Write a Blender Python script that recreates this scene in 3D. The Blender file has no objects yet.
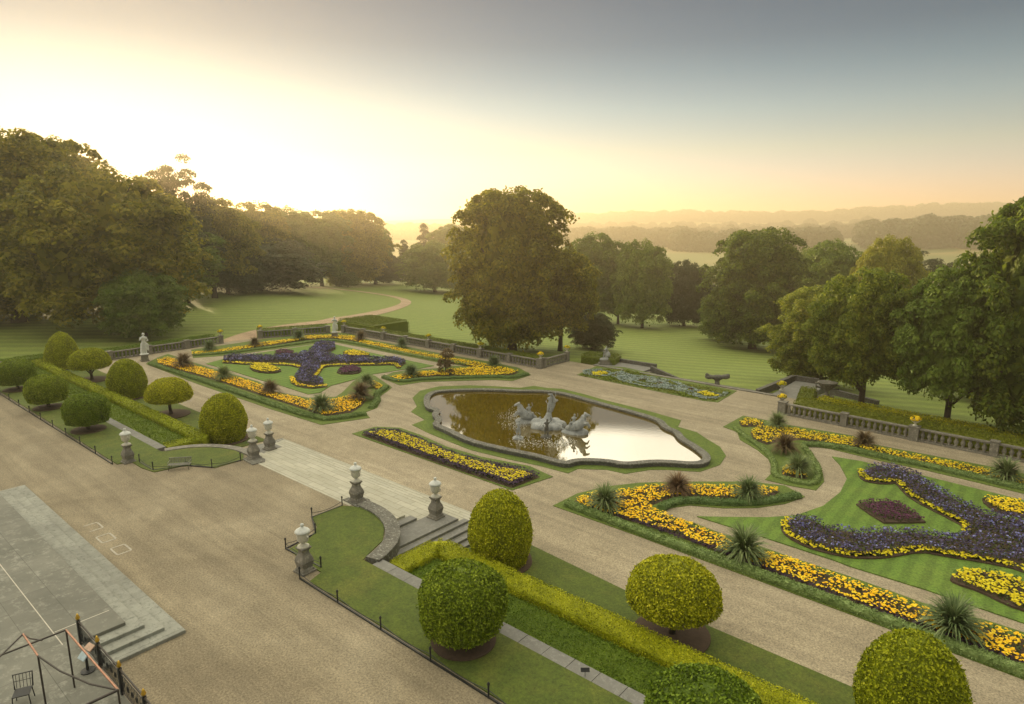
import bpy, bmesh, math, random
import numpy as np
from mathutils import Vector, Matrix
from mathutils.geometry import tessellate_polygon
R_ = math.radians
random.seed(7); RNG = np.random.default_rng(7)
SC = bpy.context.scene; COL = SC.collection

# ------------------------------------------------------------------ camera
FPX, HY, CAMZ, YAW = 650.0, 222.0, 17.0, 40.4
TH = math.atan((352 - HY) / FPX)
cam = bpy.data.objects.new('camera', bpy.data.cameras.new('camera')); COL.objects.link(cam)
cam.location = (0, 0, CAMZ); cam.rotation_euler = (math.pi / 2 - TH, 0, R_(YAW))
cam.data.sensor_width = 36; cam.data.lens = 36 * FPX / 1024; cam.data.clip_end = 12000; cam.data.clip_start = .2
SC.camera = cam
# ------------------------------------------------------------------ sky and sun
SKY_G = .92
SKY_T = [(.0, (1.45, 1.08, 1.95)), (.05, (1.38, 1.1, 1.55)), (.1, (1.22, 1.07, 1.13)), (.155, (.86, .89, .98)), (.2, (.52, .64, .75)), (.24, (.29, .43, .56)), (.30, (.18, .32, .45)), (.99, (.9, .9, .9))]
FILL_VEIL = (6.1, 5.65, 4.4, 1)                         # bright veil above the view, added to fill the garden with light
SUN_EL, SUN_AZ = 5.0, 72.9                       # azimuth counter-clockwise from +Y
W = bpy.data.worlds.new('World'); SC.world = W; W.use_nodes = True
nt = W.node_tree; sky = nt.nodes.new('ShaderNodeTexSky'); sky.sky_type = 'NISHITA'; sky.sun_disc = False
sky.sun_elevation = R_(SUN_EL); sky.sun_rotation = R_(-SUN_AZ); sky.dust_density = .06; sky.air_density = 1.0; sky.ozone_density = 1.6
gm = nt.nodes.new('ShaderNodeGamma'); gm.inputs[1].default_value = SKY_G; nt.links.new(sky.outputs[0], gm.inputs[0])
tn = nt.nodes.new('ShaderNodeMix'); tn.data_type = 'RGBA'; tn.blend_type = 'MULTIPLY'; tn.inputs[0].default_value = 1; nt.links.new(gm.outputs[0], tn.inputs[6])
gc = nt.nodes.new('ShaderNodeTexCoord'); sx_ = nt.nodes.new('ShaderNodeSeparateXYZ'); cr_ = nt.nodes.new('ShaderNodeValToRGB'); nt.links.new(gc.outputs['Generated'], sx_.inputs[0]); nt.links.new(sx_.outputs[2], cr_.inputs[0])
e_ = cr_.color_ramp.elements; e_[0].position = 0; e_[1].position = 1
for p_, c_ in SKY_T: q_ = e_.new(p_); q_.color = (c_[0] / 3, c_[1] / 3, c_[2] / 3, 1)
e_.remove(e_[0]); e_.remove(e_[-1])
m3 = nt.nodes.new('ShaderNodeVectorMath'); m3.operation = 'SCALE'; m3.inputs[3].default_value = 3; nt.links.new(cr_.outputs[0], m3.inputs[0]); nt.links.new(m3.outputs[0], tn.inputs[7])
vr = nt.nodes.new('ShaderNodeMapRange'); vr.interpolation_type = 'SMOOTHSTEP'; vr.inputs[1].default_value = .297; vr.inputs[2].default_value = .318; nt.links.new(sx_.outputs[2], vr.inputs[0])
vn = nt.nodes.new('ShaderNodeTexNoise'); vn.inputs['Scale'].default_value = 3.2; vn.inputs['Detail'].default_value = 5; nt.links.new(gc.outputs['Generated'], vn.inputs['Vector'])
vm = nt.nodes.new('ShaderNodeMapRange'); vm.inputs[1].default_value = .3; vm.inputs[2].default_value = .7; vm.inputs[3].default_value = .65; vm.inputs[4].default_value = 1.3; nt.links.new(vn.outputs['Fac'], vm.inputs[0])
vs_ = nt.nodes.new('ShaderNodeVectorMath'); vs_.operation = 'SCALE'; vs_.inputs[0].default_value = FILL_VEIL[:3]; vd = nt.nodes.new('ShaderNodeVectorMath'); vd.operation = 'DOT_PRODUCT'; vd.inputs[1].default_value = (-math.sin(R_(SUN_AZ)), math.cos(R_(SUN_AZ)), .08); nt.links.new(gc.outputs['Generated'], vd.inputs[0])
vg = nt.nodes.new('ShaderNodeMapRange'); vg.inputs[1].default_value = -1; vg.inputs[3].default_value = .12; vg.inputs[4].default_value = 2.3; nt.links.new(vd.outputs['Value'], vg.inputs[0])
vp = nt.nodes.new('ShaderNodeMath'); vp.operation = 'MULTIPLY'; nt.links.new(vm.outputs[0], vp.inputs[0]); nt.links.new(vg.outputs[0], vp.inputs[1]); nt.links.new(vp.outputs[0], vs_.inputs[3])   # the added veil is brightest towards the sun
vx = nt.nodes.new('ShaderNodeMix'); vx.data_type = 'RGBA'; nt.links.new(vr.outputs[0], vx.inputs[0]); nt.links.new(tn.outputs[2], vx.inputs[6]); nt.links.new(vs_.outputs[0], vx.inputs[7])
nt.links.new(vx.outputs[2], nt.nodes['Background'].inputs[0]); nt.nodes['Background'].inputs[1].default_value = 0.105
sd = bpy.data.lights.new('sun', 'SUN'); sun = bpy.data.objects.new('sun', sd); COL.objects.link(sun)
sd.energy = 5.0; sd.angle = R_(.6); sd.color = (1, .76, .42)
sdir = Vector((-math.sin(R_(SUN_AZ)) * math.cos(R_(SUN_EL)), math.cos(R_(SUN_AZ)) * math.cos(R_(SUN_EL)), math.sin(R_(SUN_EL))))
sun.rotation_euler = sdir.to_track_quat('Z', 'Y').to_euler(); sun.location = (0, 0, 60)
SC.view_settings.view_transform = 'Standard'; SC.view_settings.look = 'None'; SC.view_settings.gamma = 1
SC.view_settings.exposure = 0.86
cy = SC.cycles; cy.use_denoising = True; cy.max_bounces = 5; cy.diffuse_bounces = 3; cy.glossy_bounces = 2; cy.transmission_bounces = 3
cy.volume_bounces = 0; cy.transparent_max_bounces = 4; cy.sample_clamp_indirect = 4
# (x, y) of a direction seen in the photograph, put on a level z
ca, sa = math.cos(R_(YAW)), math.sin(R_(YAW))
def ray(px, py):
    u = (px - 512) / FPX; v = (352 - py) / FPX
    x, y, z = u, math.cos(TH) + v * math.sin(TH), -math.sin(TH) + v * math.cos(TH)
    return x * ca - y * sa, x * sa + y * ca, z
def G(px, py, z=-1.2):
    d = ray(px, py); t = (z - CAMZ) / d[2]
    return (d[0] * t, d[1] * t)
def GP(pts, z=-1.2): return [G(x, y, z) for x, y in pts]
def TZ(x, y):                                    # park terrain height
    x = np.asarray(x, float); y = np.asarray(y, float)
    r = np.hypot(x, y); cz = np.degrees(np.arctan2(-x, y)) - YAW      # camera azimuth, + is left
    z = -1.75 - 13.5 * (1 - np.exp(-np.clip(y - 74, 0, None) / 105)) * (1 / (1 + np.exp((cz - 22) / 5)) * .75 + .25)
    z -= np.clip(-100 - x, 0, 200) * .004
    z += 38 * np.clip((r - 1500) / 700, 0, 1) ** 1.3 * (1 + .12 * np.sin(cz * .33) )
    z += 14 * np.exp(-((cz + 34) / 9) ** 2) * np.clip((r - 680) / 150, 0, 1)
    z += .25 * np.sin(x * .05) * np.clip((r - 120) / 100, 0, 1)
    return z
def hit(px, py):
    d = ray(px, py); t = 30.0
    for i in range(6000):
        x, y, z = d[0] * t, d[1] * t, CAMZ + d[2] * t
        if z <= TZ(x, y): return x, y, float(TZ(x, y))
        t *= 1.002
    return d[0] * 600, d[1] * 600, float(TZ(d[0] * 600, d[1] * 600))
def depth(x, y, z): return (-x * sa + y * ca) * math.cos(TH) + (CAMZ - z) * math.sin(TH)
def top_z(x, y, py):                             # height of the point over (x, y) seen at row py
    h = -x * sa + y * ca; v = (352 - py) / FPX
    dy, dz = math.cos(TH) + v * math.sin(TH), -math.sin(TH) + v * math.cos(TH)
    return CAMZ + dz / dy * h

# ------------------------------------------------------------------ materials
def mat(name, build):
    m = bpy.data.materials.new(name); m.use_nodes = True; n = m.node_tree
    b = n.nodes['Principled BSDF']; build(n, b); return m
def N(n, t, **k):
    o = n.nodes.new(t)
    for a, v in k.items():
        if a in [i.name for i in o.inputs]: o.inputs[a].default_value = v
        else: setattr(o, a, v)
    return o
def noise(n, scale, detail=4, rough=.6, coord=None, dist=0):
    t = N(n, 'ShaderNodeTexNoise'); t.inputs['Scale'].default_value = scale; t.inputs['Detail'].default_value = detail
    t.inputs['Roughness'].default_value = rough; t.inputs['Distortion'].default_value = dist
    g = coord or N(n, 'ShaderNodeNewGeometry').outputs['Position']
    n.links.new(g, t.inputs['Vector']); return t.outputs['Fac']
def ramp(n, fac, stops):
    r = N(n, 'ShaderNodeValToRGB'); e = r.color_ramp.elements
    while len(e) > 1: e.remove(e[-1])
    e[0].position = stops[0][0]; e[0].color = (*stops[0][1], 1)
    for p, c in stops[1:]:
        q = e.new(p); q.color = (*c, 1)
    n.links.new(fac, r.inputs[0]); return r.outputs[0]
def mixc(n, fac, a, b, mode='MIX'):
    m = N(n, 'ShaderNodeMix'); m.data_type = 'RGBA'; m.blend_type = mode
    for s, v in ((0, fac), (6, a), (7, b)):
        if hasattr(v, 'links'): n.links.new(v, m.inputs[s])
        else: m.inputs[s].default_value = v if s == 0 else (*v, 1)
    return m.outputs[2]
def bump(n, b, h, strength=.3, dist=.05):
    k = N(n, 'ShaderNodeBump'); k.inputs['Strength'].default_value = strength; k.inputs['Distance'].default_value = dist
    n.links.new(h, k.inputs['Height']); n.links.new(k.outputs[0], b.inputs['Normal'])
def mathn(n, op, a, b=None):
    m = N(n, 'ShaderNodeMath'); m.operation = op
    for i, v in enumerate((a, b)):
        if v is None: continue
        if hasattr(v, 'links'): n.links.new(v, m.inputs[i])
        else: m.inputs[i].default_value = v
    return m.outputs[0]

def gravel_(c1, c2, c3):
    def f(n, b):
        big = noise(n, .12, 5, .6, dist=.6); mid = noise(n, 1.3, 5, .7); fine = noise(n, 11, 4, .9)
        c = ramp(n, big, [(.3, c1), (.55, c2), (.75, c3)])
        c = mixc(n, .4, c, ramp(n, mid, [(.3, (.34, .33, .31)), (.7, (.62, .6, .57))]), 'OVERLAY')
        c = mixc(n, .8, c, ramp(n, fine, [(.33, (.15, .14, .13)), (.5, (.5, .5, .5)), (.67, (.86, .85, .83))]), 'OVERLAY')
        # worn wheel and rake tracks
        mp = N(n, 'ShaderNodeMapping'); mp.inputs['Scale'].default_value = (.08, 1.1, 1); g = N(n, 'ShaderNodeNewGeometry')
        n.links.new(g.outputs['Position'], mp.inputs[0]); tr = noise(n, 1.0, 3, .6, mp.outputs[0], .5)
        c = mixc(n, .35, c, ramp(n, tr, [(.35, (.3, .29, .27)), (.65, (.68, .67, .64))]), 'OVERLAY')
        n.links.new(c, b.inputs['Base Color']); b.inputs['Roughness'].default_value = .95; bump(n, b, fine, .5, .03)
    return f
M = {}
M['gravel'] = mat('gravel', gravel_((.19, .162, .112), (.26, .226, .16), (.335, .297, .218)))
M['gravel_low'] = mat('gravel_low', gravel_((.27, .235, .168), (.325, .285, .208), (.385, .34, .255)))
M['path'] = mat('path', gravel_((.36, .26, .17), (.42, .31, .21), (.47, .36, .26)))
def lawn_(c1, c2, patch, stripe=None, amp=.35):
    def f(n, b):
        c = ramp(n, noise(n, 1.1, 5, .7), [(.28, c1), (.72, c2)])
        c = mixc(n, mathn(n, 'MULTIPLY', ramp(n, noise(n, .35, 4, .65), [(.5, (0, 0, 0)), (.78, (1, 1, 1))]), .5), c, patch)
        if stripe:
            rot, wid = stripe; g = N(n, 'ShaderNodeNewGeometry'); mp = N(n, 'ShaderNodeMapping'); mp.inputs['Rotation'].default_value = (0, 0, R_(rot))
            n.links.new(g.outputs['Position'], mp.inputs[0]); w = N(n, 'ShaderNodeTexWave'); w.inputs['Scale'].default_value = math.pi / 10 / wid
            w.inputs['Distortion'].default_value = 1.3; w.inputs['Detail'].default_value = 3; w.inputs['Detail Scale'].default_value = .25
            n.links.new(mp.outputs[0], w.inputs['Vector'])
            c = mixc(n, amp, c, ramp(n, w.outputs['Fac'], [(.25, (.3, .3, .3)), (.75, (.7, .7, .7))]), 'OVERLAY')
        fine = noise(n, 9, 4, .85)
        c = mixc(n, .75, c, ramp(n, fine, [(.33, (.2, .2, .2)), (.67, (.8, .8, .8))]), 'OVERLAY')
        n.links.new(c, b.inputs['Base Color']); b.inputs['Roughness'].default_value = .9; bump(n, b, fine, .6, .05)
    return f
M['lawn'] = mat('lawn', lawn_((.055, .085, .009), (.1, .135, .014), (.18, .165, .03)))
M['parterre_lawn'] = mat('parterre_lawn', lawn_((.085, .16, .018), (.125, .215, .025), (.17, .225, .035), (0, .9), .3))
M['verge'] = mat('verge', lawn_((.075, .125, .014), (.12, .17, .02), (.16, .19, .03)))
def park(n, b):
    lawn_((.14, .195, .03), (.2, .26, .045), (.25, .275, .06), (48, 3.6), .3)(n, b)
    old = b.inputs['Base Color'].links[0].from_socket
    g = N(n, 'ShaderNodeNewGeometry'); l = N(n, 'ShaderNodeVectorMath'); l.operation = 'LENGTH'; n.links.new(g.outputs['Position'], l.inputs[0])
    far = ramp(n, mathn(n, 'DIVIDE', l.outputs['Value'], 1000), [(.3, (0, 0, 0)), (.36, (1, 1, 1))])
    fields = ramp(n, noise(n, .006, 1, .3), [(.45, (.10, .13, .03)), (.47, (.26, .22, .07)), (.56, (.14, .17, .04))])
    n.links.new(mixc(n, far, old, fields), b.inputs['Base Color'])
M['park'] = mat('park_grass', park)
def stone_(c1, c2, spot, sc=1.0, joints=None):
    def f(n, b):
        c = ramp(n, noise(n, .9 * sc, 6, .7), [(.3, c1), (.7, c2)])
        c = mixc(n, ramp(n, noise(n, 5 * sc, 5, .75), [(.52, (0, 0, 0)), (.66, (.8, .8, .8))]), c, spot)
        if joints:
            g = N(n, 'ShaderNodeNewGeometry'); br = N(n, 'ShaderNodeTexBrick'); br.inputs['Scale'].default_value = 1
            br.inputs['Brick Width'].default_value = joints[0]; br.inputs['Row Height'].default_value = joints[1]; br.inputs['Mortar Size'].default_value = joints[2]
            br.inputs['Color1'].default_value = (.56, .56, .56, 1); br.inputs['Color2'].default_value = (.44, .44, .44, 1); br.inputs['Mortar'].default_value = (.25, .25, .25, 1)
            n.links.new(g.outputs['Position'], br.inputs['Vector']); c = mixc(n, .8, c, br.outputs['Color'], 'OVERLAY')
        n.links.new(c, b.inputs['Base Color']); b.inputs['Roughness'].default_value = .85; bump(n, b, noise(n, 9 * sc, 4, .7), .35, .03)
    return f
M['stone'] = mat('weathered_stone', stone_((.12, .115, .10), (.24, .225, .19), (.36, .34, .29)))
M['dark_stone'] = mat('dark_stone', stone_((.05, .05, .045), (.13, .125, .11), (.25, .24, .22), 1.5))
M['lichen'] = mat('lichen_stone', stone_((.07, .07, .06), (.16, .155, .13), (.42, .42, .38), 1.2))
M['steps'] = mat('pale_steps', stone_((.38, .37, .29), (.47, .46, .38), (.36, .35, .27), .6, (1.7, .5, .022)))
M['side_steps'] = mat('grey_steps', stone_((.15, .15, .14), (.22, .22, .20), (.27, .27, .25), 1))
M['terrace'] = mat('terrace_paving', stone_((.125, .128, .108), (.2, .2, .17), (.29, .29, .25), .5, (2.6, 1.7, .012)))
M['terrace_tread'] = mat('terrace_tread', stone_((.2, .205, .18), (.32, .33, .29), (.13, .135, .12), 1.0, (1.9, 6, .012)))
M['marble'] = mat('white_marble', stone_((.55, .58, .56), (.72, .74, .72), (.45, .47, .45), 2))
M['terracotta'] = mat('pale_vase', stone_((.5, .49, .42), (.68, .66, .58), (.4, .38, .32), 3))
M['lead'] = mat('blue_grey_lead', stone_((.2, .215, .22), (.46, .48, .48), (.14, .145, .14), 2.2))
M['joint'] = mat('pale_joint', stone_((.5, .47, .4), (.6, .56, .48), (.4, .38, .33)))
M['rail'] = mat('dark_iron', lambda n, b: (setattr(b.inputs['Base Color'], 'default_value', (.018, .02, .022, 1)), setattr(b.inputs['Roughness'], 'default_value', .5)))
def flat(name, c, rough=.6, metal=0):
    def f(n, b):
        n.links.new(ramp(n, noise(n, 6, 4, .6), [(.3, tuple(v * .75 for v in c)), (.7, tuple(min(1, v * 1.15) for v in c))]), b.inputs['Base Color'])
        b.inputs['Roughness'].default_value = rough; b.inputs['Metallic'].default_value = metal
    return mat(name, f)
M['gold'] = flat('gilding', (.75, .48, .08), .3, .9)
M['copper'] = flat('copper_tube', (.42, .22, .15), .35, .7)
M['frame_dark'] = flat('bronze_tube', (.05, .042, .038), .4, .3)
M['white_paint'] = flat('white_paint', (.22, .22, .19)); M['soil'] = flat('soil', (.085, .055, .036), .95); M['bark'] = flat('bark', (.06, .045, .032), .95)
M['panel_blue'] = flat('pale_blue_panel', (.4, .5, .55)); M['panel_orange'] = flat('apricot_panel', (.5, .34, .25)); M['chalk'] = flat('pale_stone_strip', (.43, .4, .335), .9)
M['brick'] = flat('red_brick', (.3, .13, .08), .9)
def leaf(name, cols, trans=.35, big=.25, rough=.6, clump=1.0):
    def f(n, b):
        g = N(n, 'ShaderNodeNewGeometry'); o = N(n, 'ShaderNodeTexCoord'); oi = N(n, 'ShaderNodeObjectInfo')
        k = mathn(n, 'ADD', mathn(n, 'MULTIPLY', g.outputs['Random Per Island'], .6), mathn(n, 'MULTIPLY', noise(n, big, 3, .6, o.outputs['Object']), .8 * clump))
        k = mathn(n, 'SUBTRACT', k, .2 * clump)
        c = ramp(n, k, [(i / max(1, len(cols) - 1) * .8 + .1, c) for i, c in enumerate(cols)])
        hs = N(n, 'ShaderNodeHueSaturation'); n.links.new(c, hs.inputs['Color'])
        n.links.new(mathn(n, 'ADD', mathn(n, 'MULTIPLY', oi.outputs['Random'], .4), .8), hs.inputs['Value'])
        n.links.new(mathn(n, 'ADD', mathn(n, 'MULTIPLY', oi.outputs['Random'], -.03), .515), hs.inputs['Hue'])
        n.links.new(hs.outputs[0], b.inputs['Base Color']); b.inputs['Roughness'].default_value = rough; b.inputs['Specular IOR Level'].default_value = .25
        if trans:
            t = N(n, 'ShaderNodeBsdfTranslucent'); n.links.new(hs.outputs[0], t.inputs[0]); x = N(n, 'ShaderNodeMixShader'); x.inputs[0].default_value = trans
            n.links.new(b.outputs[0], x.inputs[1]); n.links.new(t.outputs[0], x.inputs[2]); n.links.new(x.outputs[0], n.nodes['Material Output'].inputs[0])
    return mat(name, f)
M['chestnut'] = leaf('chestnut_leaves', [(0.05175, 0.09, 0.009), (0.115, 0.168, 0.015), (0.1955, 0.246, 0.024), (0.3105, 0.336, 0.03)], .5)
M['amber'] = leaf('turning_sunglow_leaves', [(.07, .085, .009), (.16, .17, .015), (.27, .26, .02), (.42, .36, .03)], .5)  # left crowns: sun glow put into leaf colour; centre chestnuts: turning brown
M['broad'] = leaf('broad_leaves', [(0.07425, 0.1286, 0.0162), (0.1411, 0.2117, 0.0243), (0.2228, 0.2949, 0.0378)])
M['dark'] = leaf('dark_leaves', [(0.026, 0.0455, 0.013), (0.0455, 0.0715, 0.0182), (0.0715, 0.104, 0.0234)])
M['conifer'] = leaf('conifer_leaves', [(.02, .038, .014), (.038, .062, .02), (.06, .085, .028)])
M['golden'] = leaf('golden_sunlit_leaves', [(.12, .15, .012), (.23, .25, .018), (.34, .33, .025)])  # sunlight on two right crowns put into leaf colour; also the yellow bush
M['gold_yew'] = leaf('golden_yew', [(0.1008, 0.1208, 0.003), (0.3024, 0.336, 0.006), (0.5152, 0.525, 0.012), (0.7616, 0.714, 0.05)], .2, 1.2, .6, .7)
M['green_yew'] = leaf('green_yew', [(.05, .085, .004), (.14, .21, .008), (.24, .33, .016), (.38, .46, .05)], .2, 1.2, .6, .7)
M['dark_yew'] = leaf('dark_yew', [(.075, .125, .006), (.15, .22, .01), (.24, .32, .02)], .2, .8)
M['box'] = leaf('box_edging', [(0.088, 0.144, 0.04025), (0.176, 0.264, 0.0805), (0.297, 0.408, 0.1495)], .2, 2)
M['hedge_green'] = leaf('hedge_green', [(.09, .13, .01), (.15, .19, .014), (.22, .25, .02)], .2, .5)
M['bedding'] = leaf('bedding_foliage', [(.03, .035, .012), (.055, .08, .014), (.09, .13, .025)], .1, 1)
M['marigold'] = leaf('marigold_petals', [(.88, .5, .008), (.94, .66, .014), (.95, .78, .04)], .15, 1, .7)
M['yellow'] = leaf('yellow_petals', [(.75, .55, .01), (.88, .68, .015), (.9, .75, .03)], .15, 1, .7)
M['indigo'] = leaf('indigo_petals', [(.045, .035, .075), (.08, .068, .15), (.13, .115, .24)], .15, .5, .7)
M['blue'] = leaf('blue_petals', [(.14, .16, .42), (.24, .27, .58), (.38, .4, .68)], .15, 1, .7)
M['purple'] = leaf('purple_petals', [(.06, .015, .05), (.11, .025, .085), (.17, .05, .13)], .15, 1, .7)
M['plum'] = leaf('plum_petals', [(.025, .016, .03), (.05, .028, .055), (.075, .04, .09)], .1, 1, .7)
M['silver'] = leaf('silver_leaves', [(.2, .26, .25), (.32, .4, .38), (.45, .52, .5)], .15, 1, .7)
M['lime'] = leaf('lime_leaves', [(.1, .16, .012), (.18, .25, .02)], .15, 1, .7)
M['rust'] = leaf('rust_leaves', [(.12, .05, .025), (.2, .09, .04)], .15, 1, .7)
M['spike'] = leaf('spiky_leaves', [(.07, .11, .035), (.16, .22, .08), (.32, .38, .17)], .15, 1.5)
M['spike_red'] = leaf('red_spiky_leaves', [(.08, .055, .025), (.17, .11, .055), (.28, .23, .1)], .15, 1.5)
M['far_wood'] = leaf('far_wood', [(.03, .045, .014), (.05, .07, .02), (.075, .095, .028)], .1, .02)
def water(n, b):
    b.inputs['Base Color'].default_value = (.125, .088, .008, 1); b.inputs['Roughness'].default_value = .035; b.inputs['IOR'].default_value = 4.2
    b.inputs['Specular IOR Level'].default_value = .6
    h = noise(n, 3.2, 3, .5, dist=.4); g = N(n, 'ShaderNodeNewGeometry')
    bump(n, b, h, .05, .02)
M['water'] = mat('pond_water', water)
M['splash'] = flat('falling_water', (.8, .82, .8), .3)

# ------------------------------------------------------------------ helpers
def link(o, parent=None):
    COL.objects.link(o)
    if parent: o.parent = parent
    return o
def tag(o, label=None, cat=None, group=None, kind=None):
    for k, v in (('label', label), ('category', cat), ('group', group), ('kind', kind)):
        if v: o[k] = v
    return o
def thing(name, label, cat, loc=(0, 0, 0), rz=0, group=None):
    o = bpy.data.objects.new(name, None); o.empty_display_size = .3; link(o); o.location = loc; o.rotation_euler = (0, 0, rz)
    return tag(o, label, cat, group)
def dup(root, loc, rz=0, label=None, scale=None, group=None):
    r = root.copy(); COL.objects.link(r); r.location = loc; r.rotation_euler = (0, 0, rz)
    if scale: r.scale = scale if hasattr(scale, '__len__') else (scale,) * 3
    tag(r, label, None, group)
    for ch in list(root.children):
        c = ch.copy(); COL.objects.link(c); c.parent = r
        for g in list(ch.children):
            d = g.copy(); COL.objects.link(d); d.parent = c
    return r
def npmesh(name, V, F, m, parent=None, world=False, smooth=False):
    V = np.asarray(V, float); F = np.asarray(F, int); k = F.shape[1]
    if world and parent: V = V - np.array(parent.location)
    me = bpy.data.meshes.new(name); me.vertices.add(len(V)); me.vertices.foreach_set('co', V.ravel())
    me.loops.add(F.size); me.loops.foreach_set('vertex_index', F.ravel().astype(np.int32))
    me.polygons.add(len(F)); me.polygons.foreach_set('loop_start', np.arange(0, F.size, k, dtype=np.int32))
    me.polygons.foreach_set('loop_total', np.full(len(F), k, np.int32)); me.update(calc_edges=True); me.validate()
    me.materials.append(m)
    if smooth: me.polygons.foreach_set('use_smooth', [True] * len(F))
    return link(bpy.data.objects.new(name, me), parent)
class MB:
    def __init__(s): s.v = []; s.f = []
    def add(s, vs, fs):
        o = len(s.v); s.v += [tuple(v) for v in vs]; s.f += [tuple(i + o for i in f) for f in fs]
    def box(s, x0, x1, y0, y1, z0, z1):
        s.add([(x, y, z) for z in (z0, z1) for y in (y0, y1) for x in (x0, x1)], [(0, 2, 3, 1), (4, 5, 7, 6), (0, 1, 5, 4), (2, 6, 7, 3), (0, 4, 6, 2), (1, 3, 7, 5)])
    def obox(s, p, q, w, z0, z1):                   # box along a segment
        p = Vector(p[:2]); q = Vector(q[:2]); d = (q - p).normalized(); n = Vector((-d.y, d.x)) * w / 2
        c = [p - n, q - n, q + n, p + n]; s.add([(a.x, a.y, z0) for a in c] + [(a.x, a.y, z1) for a in c], [(3, 2, 1, 0), (4, 5, 6, 7)] + [(i, (i + 1) % 4, (i + 1) % 4 + 4, i + 4) for i in range(4)])
    def lathe(s, prof, c=(0, 0, 0), n=14, sq=0):    # profile of (radius, z)
        vs = []
        for r, z in prof:
            for i in range(n):
                a = 2 * math.pi * i / n + (math.pi / 4 if sq else 0); vs.append((c[0] + r * math.cos(a), c[1] + r * math.sin(a), c[2] + z))
        fs = [(j * n + i, j * n + (i + 1) % n, (j + 1) * n + (i + 1) % n, (j + 1) * n + i) for j in range(len(prof) - 1) for i in range(n)]
        fs += [tuple(range(n))[::-1], tuple((len(prof) - 1) * n + i for i in range(n))]; s.add(vs, fs)
    def tube(s, pts, r, n=8):
        pts = [Vector(p) for p in pts]; rs = r if hasattr(r, '__len__') else [r] * len(pts); vs = []
        for i, p in enumerate(pts):
            t = (pts[min(i + 1, len(pts) - 1)] - pts[max(i - 1, 0)]).normalized(); u = t.cross(Vector((.3, .1, 1) if abs(t.z) < .9 else (1, 0, 0))).normalized(); w = t.cross(u)
            for k in range(n):
                a = 2 * math.pi * k / n; vs.append(p + (u * math.cos(a) + w * math.sin(a)) * rs[i])
        fs = [(j * n + i, j * n + (i + 1) % n, (j + 1) * n + (i + 1) % n, (j + 1) * n + i) for j in range(len(pts) - 1) for i in range(n)]
        fs += [tuple(range(n))[::-1], tuple((len(pts) - 1) * n + i for i in range(n))]; s.add(vs, fs)
    def ball(s, c, r, nu=10, nv=7):
        r = r if hasattr(r, '__len__') else (r, r, r); vs = []
        for j in range(nv + 1):
            t = math.pi * (j + .02) / (nv + .04)
            for i in range(nu): a = 2 * math.pi * i / nu; vs.append((c[0] + r[0] * math.sin(t) * math.cos(a), c[1] + r[1] * math.sin(t) * math.sin(a), c[2] + r[2] * math.cos(t)))
        fs = [(j * nu + i, (j + 1) * nu + i, (j + 1) * nu + (i + 1) % nu, j * nu + (i + 1) % nu) for j in range(nv) for i in range(nu)]
        fs += [tuple(range(nu)), tuple(nv * nu + i for i in range(nu))[::-1]]; s.add(vs, fs)
    def slab(s, poly, z0, z1):
        n = len(poly); A = sum(poly[i][0] * poly[(i + 1) % n][1] - poly[(i + 1) % n][0] * poly[i][1] for i in range(n))
        if A < 0: poly = poly[::-1]
        tri = tessellate_polygon([[Vector((p[0], p[1], 0)) for p in poly]])
        tris = []
        for t in tri:
            a, b, c = [poly[i] for i in t]
            if (b[0] - a[0]) * (c[1] - a[1]) - (c[0] - a[0]) * (b[1] - a[1]) < 0: t = t[::-1]
            tris.append(tuple(t))
        s.add([(p[0], p[1], z1) for p in poly] + [(p[0], p[1], z0) for p in poly], tris + [(i + n, (i + 1) % n + n, (i + 1) % n, i) for i in range(n)])
    def build(s, name, m, parent=None, world=False, smooth=False, bevel=0):
        vs = s.v
        if world and parent: L = parent.location; vs = [(v[0] - L.x, v[1] - L.y, v[2] - L.z) for v in vs]
        me = bpy.data.meshes.new(name); me.from_pydata(vs, [], s.f); me.materials.append(m); me.update()
        if smooth: me.polygons.foreach_set('use_smooth', [True] * len(me.polygons))
        o = link(bpy.data.objects.new(name, me), parent)
        if bevel: b = o.modifiers.new('bevel', 'BEVEL'); b.width = bevel; b.segments = 2; b.limit_method = 'ANGLE'
        return o
def smoothline(pts, closed=False, step=.5, it=2):
    P = [np.array(p, float) for p in pts]
    for _ in range(it):
        Q = []; n = len(P); rng = range(n) if closed else range(n - 1)
        if not closed: Q.append(P[0])
        for i in rng: a, b = P[i], P[(i + 1) % n]; Q += [a * .75 + b * .25, a * .25 + b * .75]
        if not closed: Q.append(P[-1])
        P = Q
    return [tuple(p) for p in P]
def resample(pts, step, closed=False):
    P = np.array(pts + ([pts[0]] if closed else [])); d = np.r_[0, np.cumsum(np.hypot(*np.diff(P[:, :2], axis=0).T))]; n = max(2, int(d[-1] / step) + 1)
    s = np.linspace(0, d[-1], n); Q = np.stack([np.interp(s, d, P[:, i]) for i in range(P.shape[1])], 1)
    return Q[:-1] if closed else Q
def offset(P, w, closed=False):
    P = np.asarray(P, float); 
    if closed: T = np.roll(P, -1, 0) - np.roll(P, 1, 0)
    else: T = np.gradient(P, axis=0)
    T /= np.linalg.norm(T, axis=1, keepdims=True) + 1e-9
    return P + np.stack([-T[:, 1], T[:, 0]], 1) * w
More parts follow.
